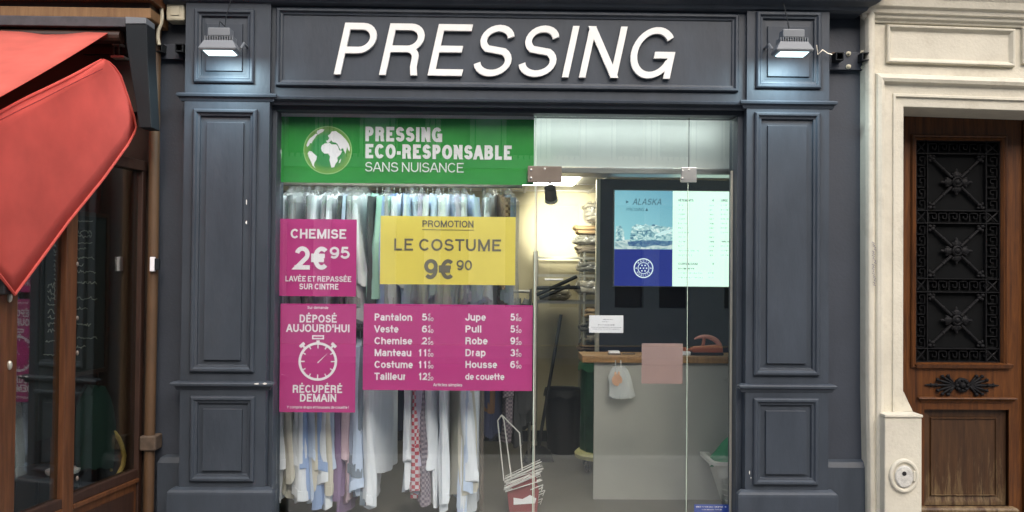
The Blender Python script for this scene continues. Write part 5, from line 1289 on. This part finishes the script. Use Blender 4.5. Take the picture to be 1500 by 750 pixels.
# oval plate with a keyhole
c = P(1324, 697, YD-.075)
ov = thing('oval_plate', 'oval cream painted plate with a dark keyhole on the base block', 'plate', (c.x, YD-.07, c.z-.12))
MB().lathe((c.x, YD-.0705, c.z), [(.086, 0), (.086, .008), (.079, .015), (.070, .015), (.064, .007), (.060, .004)], 40, 'y', 1, 1.16).build('rim', M['cream'], ov, smooth=False)
MB().lathe((c.x, YD-.0715, c.z-.004), [(.054, 0), (.054, .010), (.048, .016), (.010, .017)], 36, 'y', 1, 1.2).build('cover', mat('cover_grey', (.50, .49, .45), .6, var=.25, scale=30, bump=.6, bscale=50), ov)
MB().lathe((c.x-.004, YD-.089, c.z+.016), [(.013, 0), (.013, .0015), (.002, .002)], 14, 'y').build('keyhole', M['black'], ov)
MB().box(c.x+.050, c.x+.064, YD-.088, YD-.071, c.z-.03, c.z+.03).build('hinge', M['cream'], ov, bevel=.003)
# frieze panels and cornice
for (a, b_) in ((1297, 1484), (1495, 1690)):
    x0, x1, z0, z1 = RC(a, 38, b_, 93, YD+.055)
    z0 += .01*(a > 1400); z1 += .0
    settle(MB().panel(x0, x1, z0, z1, YD+.055, [(0, -.001), (0, .022), (.006, .028), (.014, .026), (.030, .004), (.034, .002)]), X0).build('frieze_panel', M['cream'], ds)
zc_ = P(1380, 31, YD).z+.012
settle(MB().ledge(X0+.0, XJ+1.6, YD+.05, [(zc_-.012, .008), (zc_, .012), (zc_+.012, .030), (zc_+.03, .034), (zc_+.036, .050), (zc_+.06, .056), (zc_+.07, .075), (zc_+.11, .085), (zc_+.16, .12), (zc_+.19, .15), (zc_+.3, .15), (zc_+.34, .02)]), X0).build('cornice', M['cream'], ds, bevel=.003)
# graffiti marks on the roll
gm_ = MB()
for k in range(10):
    c = P(1277+rnd.random()*5, 357+k*6.5, YD-.006); gm_.tube([(c.x-.008, c.y-.001, c.z+.01), (c.x+.006, c.y-.001, c.z+.004), (c.x-.003, c.y-.001, c.z-.008), (c.x+.009, c.y-.001, c.z-.012)], .0018, 4)
gm_.build('pen_scrawl', M['ink'], ds)

# the old double door
YL = .24
dd = thing('wooden_door', 'old brown panelled wooden door with a black cast iron grille', 'door', ((XI+XJ)/2, YL, 0))
zd = zi+.12
def leaf(ox, sgn, full):
    """ox maps photo x of the left leaf; sgn -1 mirrors it"""
    def RX(px0, py0, px1, py1, y=YL):
        x0, x1, z0, z1 = RC(px0, py0, px1, py1, y)
        if sgn < 0: x0, x1 = 2*ox-x1, 2*ox-x0
        return x0, x1, z0, z1
    xa, xb = (XI-.01, ox-.001) if sgn > 0 else (ox+.001, XJ+.01)
    g0, g1, gz0, gz1 = RX(1342, 206, 1466, 531); l0, l1, lz0, lz1 = RX(1354, 600, 1478, 742)
    lf = frame_with_holes(xa, xb, YL, YL+.06, .02, zd, [(g0, g1, gz0, gz1), (l0, l1, lz0, lz1)]).build('leaf', M['door_wood'], dd)
    MB().panel(g0-.035, g1+.035, gz0-.035, gz1+.035, YL, [(0, -.001), (0, .012), (.008, .020), (.016, .012), (.024, .016), (.034, .0), (.036, -.03)], cap=False).build('grille_moulding', M['door_wood'], lf)
    x0, x1, z0, z1 = RX(1346, 531, 1474, 541)
    MB().ledge(x0, x1, YL-.001, [(z0, .002), (z0+.01, .022), (z1-.01, .032), (z1, .004)]).build('drip_moulding', M['door_wood'], lf)
    x0, x1, z0, z1 = RX(1350, 582, 1480, 590)
    MB().ledge(x0, x1, YL-.001, [(z0, .004), (z0+.012, .012), (z1-.006, .030), (z1, .028), (z1+.004, .002)]).build('shelf_moulding', M['door_wood'], lf)
    MB().panel(l0, l1, lz0, lz1, YL+.012, [(0, -.001), (.0, -.02), (.020, -.022), (.055, -.030), (.060, -.020), (.064, -.020), (.066, -.028)]).build('lower_panel', M['door_worn'], lf)
    x0, x1, z0, z1 = RX(1350, 741, 1482, 765)
    MB().ledge(x0, x1, YL-.001, [(z0, .03), (z1-.02, .03), (z1-.008, .02), (z1, .002)]).build('kick_moulding', M['door_worn'], lf)
    # iron grille
    gr = MB().box(g0+.001, g1-.001, YL+.034, YL+.044, gz0+.001, gz1-.001).build('grille', M['soot'], lf)
    px = lambda a: RX(a, 300, a+.01, 301)[0]; pz = lambda b: P(1404, b, YL).z
    cols = (1342.8, 1359.5, 1445.5, 1465.2); rows_ = ((206.8, 225), (308.5, 327), (408.5, 428), (511, 530.3))
    X = [px(a) for a in cols]; X.sort()
    m = MB(); yg = YL+.006
    def bar(x0, x1, z0, z1, t0=yg, t1=yg+.027): m.box(min(x0, x1), max(x0, x1), t0, t1, min(z0, z1), max(z0, z1))
    b = .0055
    for x in X: bar(x-b*.5, x+b*.5, gz0+.002, gz1-.002)
    k_ = 0
    for r0, r1 in rows_:
        for r in (r0, r1): z = pz(r); bar(X[0], X[3], z-b*.5, z+b*.5, yg-.002, yg+.024)
    def key_unit(x, z, w, h, vert):
        pts = [(0, 0), (0, 1), (.78, 1), (.78, .28), (.40, .28), (.40, .62)]
        for (a, b1), (c, d_) in zip(pts[:-1], pts[1:]):
            if vert: a, b1, c, d_ = b1, a, d_, c
            xx0, xx1 = x+min(a, c)*w, x+max(a, c)*w; z0, z1 = z+min(b1, d_)*h, z+max(b1, d_)*h
            m.box(xx0-.0022, xx1+.0022, yg+.006, yg+.03, z0-.0022, z1+.0022)
    zz = [(pz(r1), pz(r0)) for r0, r1 in rows_]
    for (z0, z1) in zz:
        w = (X[2]-X[1]-.012)/5.5
        for i in range(6): key_unit(X[1]+.008+i*w, z0+.016, w, z1-z0-.032, False)
        for (xa_, xb_) in ((X[0], X[1]), (X[2], X[3])):
            for s in (1, -1):
                A, B = (xa_+.010, z0+.010 if s > 0 else z1-.010), (xb_-.010, z1-.010 if s > 0 else z0+.010)
                m.tube([(A[0], yg+.010, A[1]), (B[0], yg+.010, B[1])], .005, 5)
    for (zl_, zh_) in ((zz[1][1], zz[0][0]), (zz[2][1], zz[1][0]), (zz[3][1], zz[2][0])):
        h = (zh_-zl_-.012)/5.0
        for (xa_, xb_) in ((X[0], X[1]), (X[2], X[3])):
            for i in range(5): key_unit(xa_+.014, zl_+.008+i*h, xb_-xa_-.028, h, True)
    m.build('frame_bars', M['iron'], gr, bevel=.0)
    for (zl_, zh_) in ((zz[1][1], zz[0][0]), (zz[2][1], zz[1][0]), (zz[3][1], zz[2][0])):
        m = MB(); cx_, cz_ = (X[1]+X[2])/2, (zl_+zh_)/2; hx, hz = (X[2]-X[1])/2-.01, (zh_-zl_)/2-.01
        for sx_ in (1, -1):
            for sz_ in (1, -1):
                A = Vector((cx_+sx_*hx*.95, yg+.012, cz_+sz_*hz*.95)); C = Vector((cx_+sx_*.03, yg+.010, cz_+sz_*.03))
                m.tube([A, A+(C-A)*.5, C], [.008, .0095, .011], 8)
                for f_ in (.0, .14, .62): p_ = A+(C-A)*f_; m.blob(p_, .016-.004*(f_ > .5), .014, .013, 10, 6)
                m.blob(A+Vector((sx_*.0, 0, -sz_*.026)), .010, .010, .012, 8, 5); m.blob(A+Vector((-sx_*.026, 0, 0)), .012, .010, .010, 8, 5)
        for a in (0, 90, 180, 270):
            ca_, sa_ = math.cos(R(a)), math.sin(R(a)); L_ = .088 if a % 180 == 0 else .070
            m.blob((cx_+ca_*L_*.60, yg+.006, cz_+sa_*L_*.60), .030, .014, .024, 12, 8, R(a))
            m.blob((cx_+ca_*L_, yg+.008, cz_+sa_*L_), .018, .010, .010, 8, 6, R(a))
            for s in (1, -1): m.blob((cx_+ca_*L_*.6-s*sa_*.020, yg+.008, cz_+sa_*L_*.6+s*ca_*.020), .020, .010, .009, 8, 6, R(a+s*25))
        m.lathe((cx_, yg+.002, cz_), [(.034, 0), (.034, .010), (.026, .016), (.020, .010), (.012, .018), (.004, .022)], 20, 'y')
        m.build('rosette', M['iron'], gr, smooth=False)
    # cast ornament
    x0, x1, z0, z1 = RX(1354, 549, 1462, 579); cx_, cz_ = (x0+x1)/2, (z0+z1)/2; m = MB()
    m.lathe((cx_, YL-.002, cz_), [(.048, 0), (.046, .014), (.036, .018), (.030, .010), (.022, .012), (.014, .024), (.004, .028)], 20, 'y')
    for k in range(8): m.blob((cx_+.034*math.cos(R(45*k)), YL-.016, cz_+.034*math.sin(R(45*k))), .011, .010, .011, 8, 5)
    for s in (1, -1):
        for k, (a, L_) in enumerate(((-52, .075), (-34, .10), (-17, .118), (0, .125), (17, .118), (34, .10), (52, .075))):
            ca_, sa_ = math.cos(R(a)), math.sin(R(a)); bx_, bz_ = cx_+s*.045, cz_
            m.blob((bx_+s*ca_*L_*.5, YL-.008, bz_+sa_*L_*.5), L_*.52, .012, .0085, 10, 8, R(a) if s > 0 else R(180-a))
            m.blob((bx_+s*ca_*L_*.98, YL-.012, bz_+sa_*L_*.98), .013, .012, .011, 8, 6)
        m.tube([(cx_+s*.16, YL-.006, cz_), (cx_+s*.20, YL-.008, cz_), (cx_+s*.235, YL-.006, cz_)], [.012, .008, .003], 8)
        m.blob((cx_+s*.198, YL-.01, cz_), .010, .010, .014, 8, 6)
    m.build('ornament', M['iron'], lf)
xm_ = P(1504, 375, YL).x
leaf(xm_, 1, True); leaf(xm_, -1, False)
MB().box(xm_-.03, xm_+.03, YL-.022, YL-.001, .02, zd).build('meeting_stile', M['door_wood'], dd, bevel=.006)
